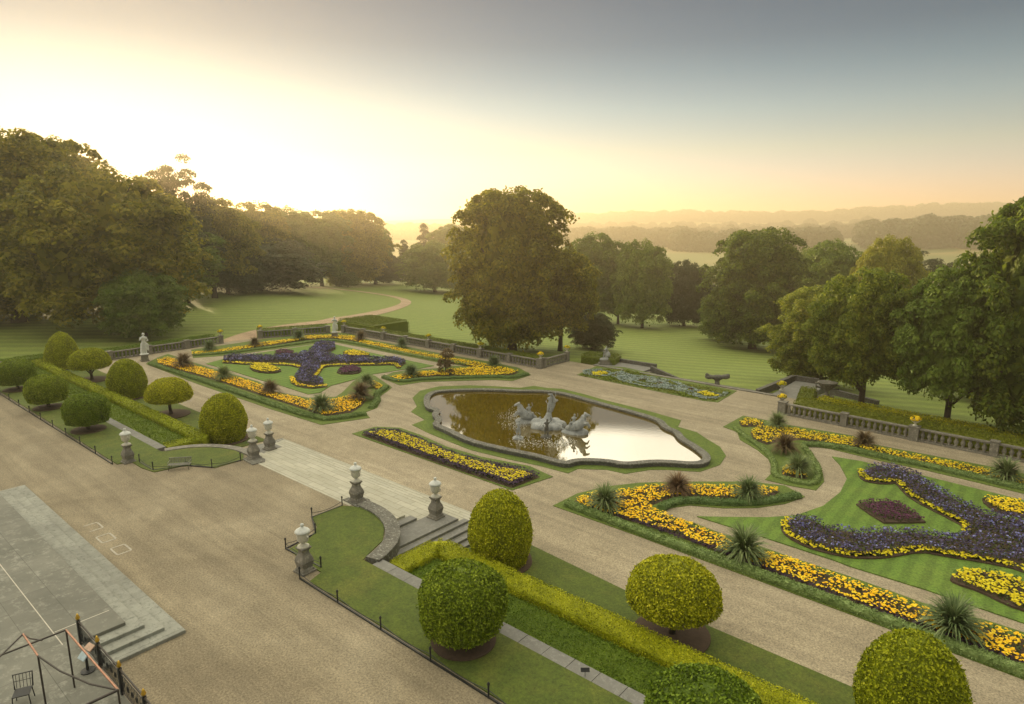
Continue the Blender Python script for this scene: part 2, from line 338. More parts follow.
def ribbon(P, w, z0, z1, closed=False, mb=None):   # wall of rectangular section along a line
    mb = mb or MB(); A = offset(P, w / 2, closed); B = offset(P, -w / 2, closed); n = len(P); vs = []
    for a, b in zip(A, B): vs += [(a[0], a[1], z0), (a[0], a[1], z1), (b[0], b[1], z1), (b[0], b[1], z0)]
    fs = []
    for i in range(n if closed else n - 1):
        j = (i + 1) % n
        for k in range(4): fs.append((i * 4 + k, j * 4 + k, j * 4 + (k + 1) % 4, i * 4 + (k + 1) % 4))
    if not closed: fs += [(0, 1, 2, 3), (n * 4 - 1, n * 4 - 2, n * 4 - 3, n * 4 - 4)]
    mb.add(vs, fs); return mb
def inpoly(X, Y, poly):
    c = np.zeros(len(X), bool); n = len(poly)
    for i in range(n):
        x0, y0 = poly[i]; x1, y1 = poly[(i + 1) % n]
        if y0 == y1: continue
        m = ((y0 > Y) != (y1 > Y)) & (X < (x1 - x0) * (Y - y0) / (y1 - y0) + x0); c ^= m
    return c
def area(poly): n = len(poly); return abs(sum(poly[i][0] * poly[(i + 1) % n][1] - poly[(i + 1) % n][0] * poly[i][1] for i in range(n))) / 2
def scatter(poly, dens):
    P = np.array(poly); lo, hi = P.min(0), P.max(0); n = int(np.prod(hi - lo) * dens); X = RNG.uniform(lo[0], hi[0], n); Y = RNG.uniform(lo[1], hi[1], n)
    m = inpoly(X, Y, poly); return X[m], Y[m]
def cards(P, Nn, size, jit=.5, asp=.6, sv=.35):     # leaf-shaped faces at points with normals
    n = len(P); Nn = Nn + RNG.normal(0, jit, (n, 3)); Nn /= np.linalg.norm(Nn, axis=1, keepdims=True) + 1e-9
    U = np.cross(Nn, RNG.normal(0, 1, (n, 3))); U /= np.linalg.norm(U, axis=1, keepdims=True) + 1e-9; Wv = np.cross(Nn, U)
    s = (np.asarray(size) * (1 + RNG.uniform(-sv, sv, n)))[:, None] / 2
    V = np.stack([P + U * s, P + Wv * s * asp + Nn * s * .15, P - U * s, P - Wv * s * asp + Nn * s * .15], 1).reshape(-1, 3)
    return V, np.arange(4 * n).reshape(n, 4)
def flowers(name, X, Y, z, r, m, parent, zj=.05, tilt=.35):
    keep = smooth_noise(np.c_[X, Y, X * 0], 4.0, 9) + RNG.normal(0, .25, len(X)) > -.42; X = X[keep]; Y = Y[keep]
    n = len(X); k = 6; Nn = np.c_[RNG.normal(0, tilt, n), RNG.normal(0, tilt, n), np.ones(n)]; Nn /= np.linalg.norm(Nn, axis=1, keepdims=True)
    U = np.cross(Nn, [1, .2, 0]); U /= np.linalg.norm(U, axis=1, keepdims=True); Wv = np.cross(Nn, U); P = np.c_[X, Y, z + RNG.uniform(-zj, zj, n)]
    rr = (r * RNG.uniform(.55, 1.45, n))[:, None]; vs = [P + Nn * rr * .45]
    for i in range(k): a = 2 * math.pi * i / k; vs.append(P + (U * math.cos(a) + Wv * math.sin(a)) * rr * (1 if i % 2 else .8))
    V = np.stack(vs, 1).reshape(-1, 3); base = np.arange(n)[:, None, None] * (k + 1)
    F = np.array([(0, i + 1, (i + 1) % k + 1) for i in range(k)])[None] + base
    o = npmesh(name, V, F.reshape(-1, 3), m, parent, True); tag(o, kind='stuff'); return o
def leaf_mass(name, poly, z, h, dens, size, m, parent):
    X, Y = scatter(poly, dens); n = len(X); P = np.c_[X, Y, z + RNG.uniform(0, 1, n) ** .6 * h]
    V, F = cards(P, np.tile([0, 0, 1.], (n, 1)), size, .8); o = npmesh(name, V, F, m, parent, True); tag(o, kind='stuff'); return o
def smooth_noise(P, sc, seed=0):
    r = np.random.default_rng(seed); v = np.zeros(len(P))
    for i in range(5): k = r.normal(0, sc, 3); v += np.sin(P @ k + r.uniform(0, 6)) / 5
    return v
def strip_hedge(name, line, w, z0, h, m, parent, dens=260, size=.07, rnd=.35, closed=False):
    P = resample(line, .25, closed); mb = MB(); n = len(P); prof = [(-.5, 0), (-.5, .9 if h > .6 else .7), (-.45 if h > .6 else -.32, .98), (.45 if h > .6 else .32, .98), (.5, .9 if h > .6 else .7), (.5, 0)]; vs = []; K = len(prof)
    offs = [offset(P, u * w * .93, closed) for u, _ in prof]
    wob = 1 + (.08 * np.sin(np.arange(n) * 1.7) + RNG.normal(0, .05, n)) * (1 if h < .6 else .15)
    for i in range(n):
        for k, (u, t) in enumerate(prof): vs.append((offs[k][i][0], offs[k][i][1], z0 + t * h * (.95 if h < .6 else .92) * (wob[i] if t else 1)))
    fs = [(i * K + k, ((i + 1) % n) * K + k, ((i + 1) % n) * K + k + 1, i * K + k + 1) for i in range(n if closed else n - 1) for k in range(K - 1)]
    if not closed: fs += [tuple(range(K)), tuple((n - 1) * K + k for k in range(K))[::-1]]
    mb.add(vs, fs)
    L = len(P) * .25; cnt = int(L * (w + 2 * h) * dens); i = RNG.uniform(0, n - 1.001, cnt); i0 = i.astype(int); fr = (i - i0)[:, None]
    c = P[i0] * (1 - fr) + P[i0 + 1] * fr; T = P[i0 + 1] - P[i0]; T /= np.linalg.norm(T, axis=1, keepdims=True); S = np.c_[-T[:, 1], T[:, 0]]
    q = RNG.uniform(0, w + 2 * h, cnt); onL = q < h; onR = q > h + w
    u = np.where(onL, -w / 2, np.where(onR, w / 2, q - h - w / 2)); zz = np.where(onL, q, np.where(onR, q - h - w, h))
    Nn = np.c_[S * np.where(onL, -1, np.where(onR, 1, 0))[:, None], np.where(onL | onR, .2, 1.)]
    pos = np.c_[c + S * (u * (1 - .12 * (zz > .85 * h)))[:, None], z0 + zz]; pos += Nn * RNG.uniform(-.04, .06, cnt)[:, None]
    pos[:, 2] += smooth_noise(pos, 2.0, 3) * .04
    V, F = cards(pos, Nn, size, .75, .5); off = len(vs)
    me_o = mb; o1 = MB(); V0 = np.array(vs)
    allV = np.r_[V0, V]; me = bpy.data.meshes.new(name)
    Fl = [tuple(f) for f in fs] + [tuple(f) for f in (F + off).tolist()]
    if parent is not None: allV = allV - np.array(parent.location)
    me.from_pydata(allV.tolist(), [], Fl); me.materials.append(m); me.update(); return link(bpy.data.objects.new(name, me), parent)
def remesh(o, vox, sm=2):
    r = o.modifiers.new('r', 'REMESH'); r.mode = 'VOXEL'; r.voxel_size = vox; s = o.modifiers.new('s', 'SMOOTH'); s.factor = .5; s.iterations = sm
    dg = bpy.context.evaluated_depsgraph_get(); me = bpy.data.meshes.new_from_object(o.evaluated_get(dg)); mats = list(o.data.materials)
    o.modifiers.clear(); o.data = me
    if not len(me.materials): me.materials.append(mats[0])
    me.polygons.foreach_set('use_smooth', [True] * len(me.polygons)); return o
def struct(name, mb, m): return tag(mb.build(name, m), kind='structure')

# ------------------------------------------------------------------ ground
rr = np.r_[np.linspace(2, 220, 90), np.geomspace(224, 2750, 90)]; tt = np.linspace(0, 2 * math.pi, 300, endpoint=False)
X = (rr[:, None] * np.cos(tt)); Y = (rr[:, None] * np.sin(tt)); Z = TZ(X, Y)
Z = np.where((X > -90) & (Y < 55), -3.2, Z); nr, ntt = X.shape
i, j = np.meshgrid(np.arange(nr - 1), np.arange(ntt), indexing='ij'); j2 = (j + 1) % ntt
terrain = npmesh('park_lawn', np.stack([X, Y, Z], -1).reshape(-1, 3), np.stack([i * ntt + j, (i + 1) * ntt + j, (i + 1) * ntt + j2, i * ntt + j2], -1).reshape(-1, 4), M['park'], smooth=True)
tag(terrain, kind='structure')
E_AST = 60
mb = MB(); mb.slab([(-96.5, 14), (E_AST, 14), (E_AST, 63.8), (-19, 63.8), (-19, 69.5), (-49.6, 69.5), (-49.6, 64.6), (-93.2, 64.6), (-97.5, 50), (-98.5, 30)], -6, -1.2); struct('lower_gravel', mb, M['gravel_low'])
mb = MB(); mb.slab([(-110, -50), (E_AST, -50), (E_AST, 18.34), (-25.6, 18.34), (-25.7, 19.6), (-26.5, 20.8), (-27.8, 21.7), (-29.4, 22.3), (-30, 22.8), (-45.5, 22.8), (-46.4, 22.3), (-48, 21.6), (-49.2, 20.8), (-49.9, 19.6), (-50, 18.34), (-110, 18.34)], -6, 0); struct('upper_gravel', mb, M['gravel'])

# pale flight of steps down to the parterre, wrapping round its ends
st = thing('garden_steps', 'broad pale stone flight of shallow steps from upper gravel down toward the pond', 'steps', (-37, 22, -1.2))
lev = [(-.012, -29.4, 22.95), (-.15, -28.3, 23.4), (-.3, -27.7, 23.8), (-.45, -26.0, 25.6), (-.6, -25.55, 26.1), (-.75, -25.0, 26.6), (-.9, -24.5, 27.1), (-1.05, -24.05, 27.6)]
for k, (z, aR, bF) in enumerate(lev):
    mb = MB(); aL = -73.2 - aR; b0 = 20.0 if k else 21.9
    mb.box(aL, aR - (.0 if z > -.4 else 0), b0, bF, -1.25 + .003 * (8 - k), z)
    if k == 0: mb = MB(); mb.box(-44.2, -31.6, 21.8, 22.9, -.5, .012); mb.box(-44.2, -29.4, 22.9, 22.95, -1.1, .012)
    mb.build('tread', M['steps'] , st, True, bevel=.02)
for side in (0, 1):                                  # grey worn paving of the side returns
    mb = MB(); f = (lambda a: a) if not side else (lambda a: -73.2 - a)
    for z, a0, a1, b0, b1 in ((-.45, -27.65, -26.06, 20.2, 25.5), (-.6, -25.94, -25.6, 20.2, 26.0), (-.75, -25.5, -25.05, 20.2, 26.5), (-.9, -24.95, -24.55, 20.2, 27), (-1.05, -24.45, -24.1, 22.9, 27.5), (-.3, -28.25, -27.75, 22.4, 23.75)):
        a1 = {-.45: -26.0, -.6: -25.55, -.75: -25.0, -.9: -24.5, -1.05: -24.05, -.3: -27.7}[z] + .014; x0, x1 = sorted((f(a0), f(a1))); mb.box(x0, x1, b0, b1, z - .147, z + .006)
    mb.build('worn_tread', M['side_steps'], st, True)
# retaining walls + coping
def wall_line(name, label, pts, w, z0, z1, m, cat='wall'):
    t = thing(name, label, cat, (pts[0][0], pts[0][1], z0)); P = resample(pts, .6)
    ribbon(P, w, z0, z1 - .12).build('wall_face', m, t, True); ribbon(P, w + .1, z1 - .12, z1, mb=MB()).build('coping', m, t, True, bevel=.03); return t
arc = smoothline([(-31.2, 22.45), (-29.3, 22.45), (-27.5, 21.8), (-26.1, 20.7), (-25.4, 19.4), (-25.2, 18.6)])
wall_line('curved_wall', 'lichen spotted curved stone wall round the grass below the lidded vases, nearer the camera', arc, .75, -1.25, .16, M['lichen'])
wall_line('curved_wall', 'thin pale curved stone wall edging the grass behind the slatted bench', [(-75.6 - x, y) for x, y in arc], .55, -1.25, .1, M['stone'])
for x0, x1, lab in ((-24.9, E_AST, 'long grey stone coping between near grass strip and the clipped hedge'), (-105, -51.2, 'long grey stone coping between far left grass strip and the clipped hedge')):
    t = thing('retaining_wall', lab, 'wall', (x0, 18.7, -1.2)); mb = MB(); mb.box(x0, x1, 18.36, 18.95, -1.3, -.05); mb.build('wall_face', M['stone'], t, True)
    k = x0
    mb = MB()
    while k < x1 - .1: mb.box(k + .01, min(k + 1.2, x1) - .01, 18.34, 19.02, -.05, .035 + random.uniform(0, .01)); k += 1.2
    mb.build('coping', M['side_steps'], t, True, bevel=.01)
# grass strips
def lawn(name, poly, z, m, h=.05):
    mb = MB(); mb.slab(poly, z - .06, z + h); return struct(name, mb, m)
bul = [(-25.9, 15.4), (-26.2, 16.25), (-28, 16.25), (-29.5, 16.5), (-29.8, 18), (-30.6, 18.9), (-31.9, 19.4), (-31.9, 21.5), (-30.9, 22.05), (-29.3, 22.05), (-27.7, 21.4), (-26.5, 20.3), (-25.9, 18.9), (-25.6, 18.33)]
lawn('near_upper_grass', [(E_AST, 15.4)] + bul + [(E_AST, 18.33)], 0, M['lawn'])
lawn('far_upper_grass', [(-105, 15.0)] + [(-75.9 - x, y - .2 if y < 17 else y) for x, y in bul] + [(-105, 18.33)], 0, M['lawn'])
lawn('near_lower_grass', [(-24, 22.6), (E_AST, 22.6), (E_AST, 25), (-14.8, 26.3), (-21.5, 26.9), (-24, 26.9)], -1.2, M['lawn'])
lawn('far_lower_grass', [(-96, 22.6), (-51, 22.6), (-50, 23.5), (-50, 26.6), (-96, 26.8)], -1.2, M['lawn'])

# ------------------------------------------------------------------ haze
hz = MB(); hz.box(-2900, 2900, -2900, 2900, -22, 66); hz = hz.build('haze', bpy.data.materials.new('haze')); tag(hz, 'pale golden morning haze hanging in the park and over the valley', 'haze', kind='stuff')
hm = hz.data.materials[0]; hm.use_nodes = True; hn = hm.node_tree; hn.nodes.remove(hn.nodes['Principled BSDF']); pv = hn.nodes.new('ShaderNodeVolumePrincipled')
pv.inputs['Color'].default_value = (1, .85, .6, 1); pv.inputs['Density'].default_value = .0007; pv.inputs['Anisotropy'].default_value = .6
hn.links.new(pv.outputs[0], hn.nodes['Material Output'].inputs['Volume'])
#HAZE_END

# ------------------------------------------------------------------ trees
def crown_pts(env, ncl, lpc, cr, seed, flat=.7, droop=.3, inner=.25):
    r = np.random.default_rng(seed); C = []
    while len(C) < ncl:
        t = r.uniform(0, 1); a = r.uniform(0, 2 * math.pi); R, z = env(t)
        R *= 1 + .15 * math.sin(3 * a + seed + 2.5 * t) + .07 * math.sin(7 * a + 2 * seed) + r.normal(0, .07)
        q = 1 - abs(r.normal(0, .1)) if r.uniform() > inner else r.uniform(.2, .8)
        if r.uniform() < max(.25, R / env(.45)[0]): C.append((R * q * math.cos(a), R * q * math.sin(a), z * (1 if q > .8 else .97), q))
    P = []; Nn = []
    for x, y, z, q in C:
        k = int(lpc * r.uniform(.6, 1.3)); d = r.normal(0, 1, (k, 3)); d /= np.linalg.norm(d, axis=1, keepdims=True); d[:, 2] = np.where(r.uniform(0, 1, k) < .75, np.abs(d[:, 2]), d[:, 2])
        rad = cr * r.uniform(.65, 1.25) * (1.3 if q < .8 else 1); s = r.uniform(.7, 1.06, (k, 1)) * np.where(r.uniform(0, 1, (k, 1)) < .07, 1.35, 1); p = d * rad * s * [1, 1, flat]
        out = np.hypot(p[:, 0] + x, p[:, 1] + y) - math.hypot(x, y); p[:, 2] -= np.clip(out, 0, None) * droop
        P.append(p + [x, y, z]); Nn.append(d * [1, 1, 1.3] + [0, 0, .3])
    return np.concatenate(P), np.concatenate(Nn), C
def limbs(h, C, r0, seed, hb, nb=14, R=1):
    r = random.Random(seed); mb = MB(); top = h * .72
    mb.tube([(0, 0, -.6), (0, 0, .2), (0.1, .05, hb * .6), (.15, 0, h * .4), (0, .1, top)], [r0 * 1.5, r0 * 1.1, r0 * .9, r0 * .6, r0 * .12], 10)
    for c in r.sample([c for c in C if c[3] > .6], min(nb, len(C))):
        z0 = min(max(hb * .7, c[2] * .45), top * .9); rr0 = r0 * .38
        mb.tube([(0.1, 0, z0), (c[0] * .35, c[1] * .35, z0 + (c[2] - z0) * .5), (c[0] * .7, c[1] * .7, z0 + (c[2] - z0) * .85), (c[0] * .93, c[1] * .93, c[2])], [rr0, rr0 * .7, rr0 * .4, rr0 * .1], 6)
    return mb
def egg_env(R, z0, h, k=.42, p=1.0):                 # widest at fraction k
    def f(t):
        s = (t / k) if t < k else ((1 - t) / (1 - k)); w = math.sqrt(max(0, 1 - (1 - s) ** 2)); w = w ** p
        return R * (w if t > k else .55 + .45 * w), z0 + t * (h - z0)
    return f
PROTO = {}
def tree_proto(key, name, R, h, z0, ncl, lpc, cr, ls, m, seed, env=None, r0=.45, flat=.7, droop=.3, asp=.65, core=.74):
    env = env or egg_env(R, z0, h); P, Nn, C = crown_pts(env, ncl, lpc, cr, seed, flat, droop)
    V, F = cards(P, Nn, ls, .55, asp)
    if core:                                         # dense twiggy inside: larger leaves packed on an inner shell
        n = int(ncl * 30); t = RNG.uniform(.06, .93, n); a = RNG.uniform(0, 6.283, n); Rz = np.array([env(q) for q in t]); rad = Rz[:, 0] * core * RNG.uniform(.75, 1.05, n) * (1 + .13 * np.sin(3 * a + seed) + .07 * np.sin(7 * a + 2 * seed)); zc = z0 + (h - z0) * .5
        Q = np.c_[rad * np.cos(a), rad * np.sin(a), zc + (Rz[:, 1] - zc) * .9]; V2, F2 = cards(Q, np.c_[np.cos(a), np.sin(a), a * 0 + .2], ls * 2.4, .4, .8); F = np.r_[F, F2 + len(V)]; V = np.r_[V, V2]
    me = npmesh('crown', V, F, m); COL.objects.unlink(me)
    tr = limbs(h, C, r0, seed, z0).build('trunk', M['bark'], smooth=True); COL.objects.unlink(tr); PROTO[key] = (name, me.data, tr.data, R, h)
def plant_tree(key, x, y, z, h, w, label, cat='tree', group=None, rz=None, m=None):
    name, me, tr, R, H = PROTO[key]; t = thing(name, label, cat, (x, y, z), random.uniform(0, 6.28) if rz is None else rz, group)
    c = link(bpy.data.objects.new('crown', me), t); link(bpy.data.objects.new('trunk', tr), t)
    if m: c.material_slots[0].link = 'OBJECT'; c.material_slots[0].material = m
    t.scale = (w / 2 / R, w / 2 / R, h / H); return t
def tree_px(key, bx, by, ty, wpx, label, cx=None, dd=None, group=None, rz=None, m=None, **k):
    x, y, z = hit(bx, by)
    if dd: s = dd / math.hypot(x, y); x *= s; y *= s; z = float(TZ(x, y))
    dp = depth(x, y, z)
    return plant_tree(key, x, y, z, top_z(x, y, ty) - z, wpx * dp / FPX, label, group=group, rz=rz, m=m, **k)
tree_proto('chestnut', 'chestnut_tree', 8, 20, 1.6, 380, 190, 1.1, .42, M['chestnut'], 3, egg_env(8, 1.7, 19.3, .45, .75), .7, .75, .35, .6, core=.66)
tree_proto('chestnut_b', 'chestnut_tree', 8, 18, 1.8, 330, 190, 1.15, .42, M['chestnut'], 11, egg_env(8, 4.6, 17.2, .36, .8), .55, .7, .3, .6, core=.66)
tree_proto('broad', 'broadleaf_tree', 7, 16, 1.5, 230, 170, 1.2, .4, M['broad'], 5, egg_env(7, 1.6, 15.2, .5, .9), .4)
tree_proto('broad_b', 'broadleaf_tree', 6, 18, 2, 230, 160, 1.1, .4, M['broad'], 8, egg_env(6, 2.4, 17.2, .6, .85), .4)
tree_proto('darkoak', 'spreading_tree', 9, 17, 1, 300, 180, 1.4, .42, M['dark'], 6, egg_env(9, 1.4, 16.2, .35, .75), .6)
def cone_env(R, z0, h): return lambda t: (R * (1 - t) ** .8 + .15, z0 + t * (h - z0))
tree_proto('fir', 'conifer_tree', 3, 16, .5, 90, 130, .8, .34, M['conifer'], 9, cone_env(3, .8, 15.8), .3, .6, .6, core=0)
def cedar_env(R, z0, h):
    def f(t): k = round(t * 8) / 8; return R * (1 - k ** 1.5 * .6), z0 + (k + .09 * math.sin(t * 97)) * (h - z0)
    return f
tree_proto('cedar', 'cedar_tree', 7, 18, 4, 110, 240, 1.5, .34, M['conifer'], 12, cedar_env(7, 5, 17), .5, .4, .12, core=0)
tree_proto('bush', 'round_bush', 2, 3, .2, 46, 200, .75, .22, M['broad'], 14, egg_env(2, .3, 2.7, .4, .7), .12, .8, .1, core=.6)
PT = [
 # centre
 ('chestnut', 512, 351, 184, 112, 'largest tree, broad olive chestnut rising alone behind the pond balustrade', None),
 ('chestnut_b', 560, 351, 246, 72, 'shorter chestnut with yellow green edge leaning out right of the largest tree', 1),
 ('darkoak', 592, 349, 312, 42, 'small dark evergreen just left of the grey statue by the park steps', 0),
 # far left wood
 ('broad', 118, 330, 162, 150, 'low drooping olive tree at the front of the left wood, below the sun', 2),
 ('chestnut', 20, 322, 124, 150, 'tallest tree at the left edge of the photo, left of the sun', 3),
 ('broad_b', 78, 312, 135, 95, 'high crowned tree just left under the sun', 1),
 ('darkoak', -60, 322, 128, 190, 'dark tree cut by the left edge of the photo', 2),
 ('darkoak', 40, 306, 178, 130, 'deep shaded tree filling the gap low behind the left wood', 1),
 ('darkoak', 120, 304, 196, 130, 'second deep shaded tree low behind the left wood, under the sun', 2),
 ('broad', 165, 306, 215, 100, 'shaded tree low behind the layered cedar', 3),
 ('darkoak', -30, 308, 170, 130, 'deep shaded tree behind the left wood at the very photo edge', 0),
 ('darkoak', 228, 294, 232, 70, 'dark low tree at the right foot of the brownish one', 1),
 ('broad', 146, 339, 268, 70, 'small young tree at the lawn edge above the white statue', 1),
 ('cedar', 188, 303, 158, 66, 'flat layered cedar standing clear against the bright sky left of centre', 0.5),
 ('chestnut_b', 215, 298, 194, 80, 'brownish rounded tree right of the layered cedar', 2),
 ('broad_b', 262, 289, 200, 55, 'tall sunlit tree at the left end of the misty belt', 3),
 ('broad', 292, 287, 205, 62, 'second rounded tree of the misty belt', 1),
 ('broad_b', 322, 286, 209, 58, 'third rounded tree of the misty belt behind the yellow bushes', 2),
 ('chestnut', 352, 285, 208, 66, 'highest domed tree in the middle of the misty belt', 0),
 ('broad_b', 376, 284, 224, 34, 'slim tree at the right end of the misty belt', 0),
 ('fir', 388, 283, 230, 22, 'dark narrow conifer ending the misty belt', 0),
 ('darkoak', 258, 290, 236, 118, 'low wide dark evergreen on the lawn before the misty belt', 0),
 ('darkoak', 375, 284, 252, 50, 'dark rounded evergreen behind the winding path', 1),
 ('fir', 405, 281, 240, 20, 'smaller pointed conifer left of the taller one in the central gap', 0),
 ('fir', 425, 281, 224, 24, 'tallest pointed conifer in the gap left of the largest tree', 1),
 ('broad', 435, 292, 240, 62, 'low spreading lawn tree left of the largest tree', 3),
 ('broad_b', 450, 282, 223, 40, 'hazy golden tree peeping from behind the largest tree on its left', 1),
 # right of centre
 ('broad_b', 592, 322, 231, 56, 'tall misty tree first right of the largest tree', 0),
 ('broad_b', 618, 324, 240, 40, 'narrow misty tree second right of the largest tree', 2),
 ('broad', 642, 328, 238, 52, 'rounded misty tree with bare trunk at the top of the sloping lawn', 1),
 ('darkoak', 684, 326, 259, 46, 'dark small rounded tree beside the open valley view', 2),
 ('darkoak', 706, 327, 282, 26, 'low dark undergrowth tree at the dip in the sloping lawn', 1),
 ('chestnut', 752, 349, 226, 92, 'big domed green tree right of the open valley view', 4),
 ('broad', 722, 341, 290, 44, 'low green tree at the foot of the big domed tree', 0),
 ('broad', 800, 330, 246, 60, 'dark tree between big domed tree and the gold topped one', 1),
 ('broad_b', 826, 345, 238, 60, 'green tree with lit top rising behind the front right chestnuts', 3),
 ('chestnut_b', 878, 360, 234, 62, 'sunlit golden topped tree behind the front right chestnuts', 0),
 ('cedar', 925, 338, 254, 56, 'grey green layered cedar in the distance behind right chestnuts', 2),
 ('cedar', 958, 335, 262, 44, 'more distant layered cedar right of the first one', 1),
 ('cedar', 900, 335, 256, 40, 'half hidden layered cedar left of the other two', 3),
 ('broad', 982, 400, 268, 84, 'yellow sunlit tree glowing between the two dark right trees', 1),
]
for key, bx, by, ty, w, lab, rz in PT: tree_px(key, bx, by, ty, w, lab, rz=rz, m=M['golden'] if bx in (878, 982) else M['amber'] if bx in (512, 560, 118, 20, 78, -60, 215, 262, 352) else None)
tree_px('chestnut_b', 860, 412, 266, 96, 'front chestnut beside the big stone urn, trunk just behind the flat hedge', rz=1.2)
tree_px('chestnut', 818, 398, 284, 84, 'drooping chestnut overhanging the sloping lawn, left of front row', rz=2.2, dd=88)
tree_px('chestnut_b', 946, 431, 262, 100, 'dark chestnut with short trunk standing behind right balustrade', rz=3.2, m=M['broad'])
tree_px('chestnut', 1030, 440, 186, 148, 'tall chestnut cut by the right edge of the photo', rz=5)
tree_px('chestnut_b', 1095, 455, 190, 150, 'chestnut wholly beyond the right edge', rz=2) if False else None
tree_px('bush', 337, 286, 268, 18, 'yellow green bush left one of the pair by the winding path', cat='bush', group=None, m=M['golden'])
tree_px('bush', 348, 287, 272, 20, 'taller yellow green bush right one of the pair by the winding path', cat='bush', m=M['hedge_green'])
# far woods: nobody could count these crowns
def wood(name, label, blobs, ls, dens):
    P = []; Nn = []
    for x, y, z, r in blobs:
        k = int(dens * r * r); d = RNG.normal(0, 1, (k, 3)); d /= np.linalg.norm(d, axis=1, keepdims=True); d[:, 2] = np.abs(d[:, 2]) * 1.1; P.append(d * r * RNG.uniform(.8, 1.05, (k, 1)) + [x, y, z]); Nn.append(d)
    V, F = cards(np.concatenate(P), np.concatenate(Nn), ls, .5, .8); o = npmesh(name, V, F, M['far_wood']); tag(o, label, 'woodland', kind='stuff'); return o
def band(r0, r1, az0, az1, n, rad, hgt, edge=None):
    B = []
    for _ in range(n):
        az = random.uniform(az0, az1); r = random.uniform(r0, r1); hd = R_(YAW - az); x, y = -math.sin(hd) * r, math.cos(hd) * r
        q = random.uniform(.6, 1.2) + .12 * math.sin(az * 2.3) * math.sin(az * .9 + 1); B.append((x, y, float(TZ(x, y)) + hgt * q * .45, rad * q)); 
        B.append((x + random.uniform(-4, 4), y + random.uniform(-4, 4), float(TZ(x, y)) + 1, rad * .9))
    return B
wood('far_woodland', 'misty wood across the valley, left block under the horizon hill', band(900, 1040, 5, 15.5, 420, 11, 20), 3.2, 4)
wood('far_woodland', 'misty wood across the valley, small clump right of the valley field', band(760, 860, 14, 26, 330, 10, 18), 3.0, 4)
wood('far_woodland', 'misty wooded rise on the right, under the horizon', band(760, 920, 28, 44, 560, 11, 20), 3.0, 4)
wood('far_woodland', 'broken misty woods between the valley field and the horizon ridge', band(1180, 1320, 4, 50, 520, 11, 18) + band(1500, 1700, 2, 48, 420, 14, 18), 4.5, 3)
wood('far_woodland', 'pale wooded ridge along the horizon', band(2080, 2260, 0, 50, 1100, 15, 18), 7, 3)
wood('far_woodland', 'pale haze covered wood beyond the central gap', band(1200, 1500, -22, 4, 420, 14, 22), 5, 3)
# winding path over the park lawn
def draped(pts, w0, name):
    P = resample(smoothline(pts), 1.0); ws = np.interp(np.linspace(0, 1, len(P)), np.linspace(0, 1, len(w0)), w0); A = offset(P, 1); D = A - P; vs = []
    for p, d, w in zip(P, D, ws):
        for s in (-1, -.33, .33, 1): q = p + d * w / 2 * s; vs.append((q[0], q[1], float(TZ(q[0], q[1])) + .09))
    n = len(P); fs = [(i * 4 + k, (i + 1) * 4 + k, (i + 1) * 4 + k + 1, i * 4 + k + 1) for i in range(n - 1) for k in range(3)]
    return tag(npmesh(name, vs, fs, M['path']), kind='structure')
pp = [hit(x, y)[:2] for x, y in [(222, 351), (232, 343), (250, 335), (275, 329), (300, 325), (335, 321.5), (368, 315), (395, 308.5), (407, 303.5), (405, 299.5), (385, 295), (350, 290.5), (318, 287.5), (285, 286.5)]]
draped(pp, [5, 4, 3.2, 3.0, 3.0], 'winding_path')

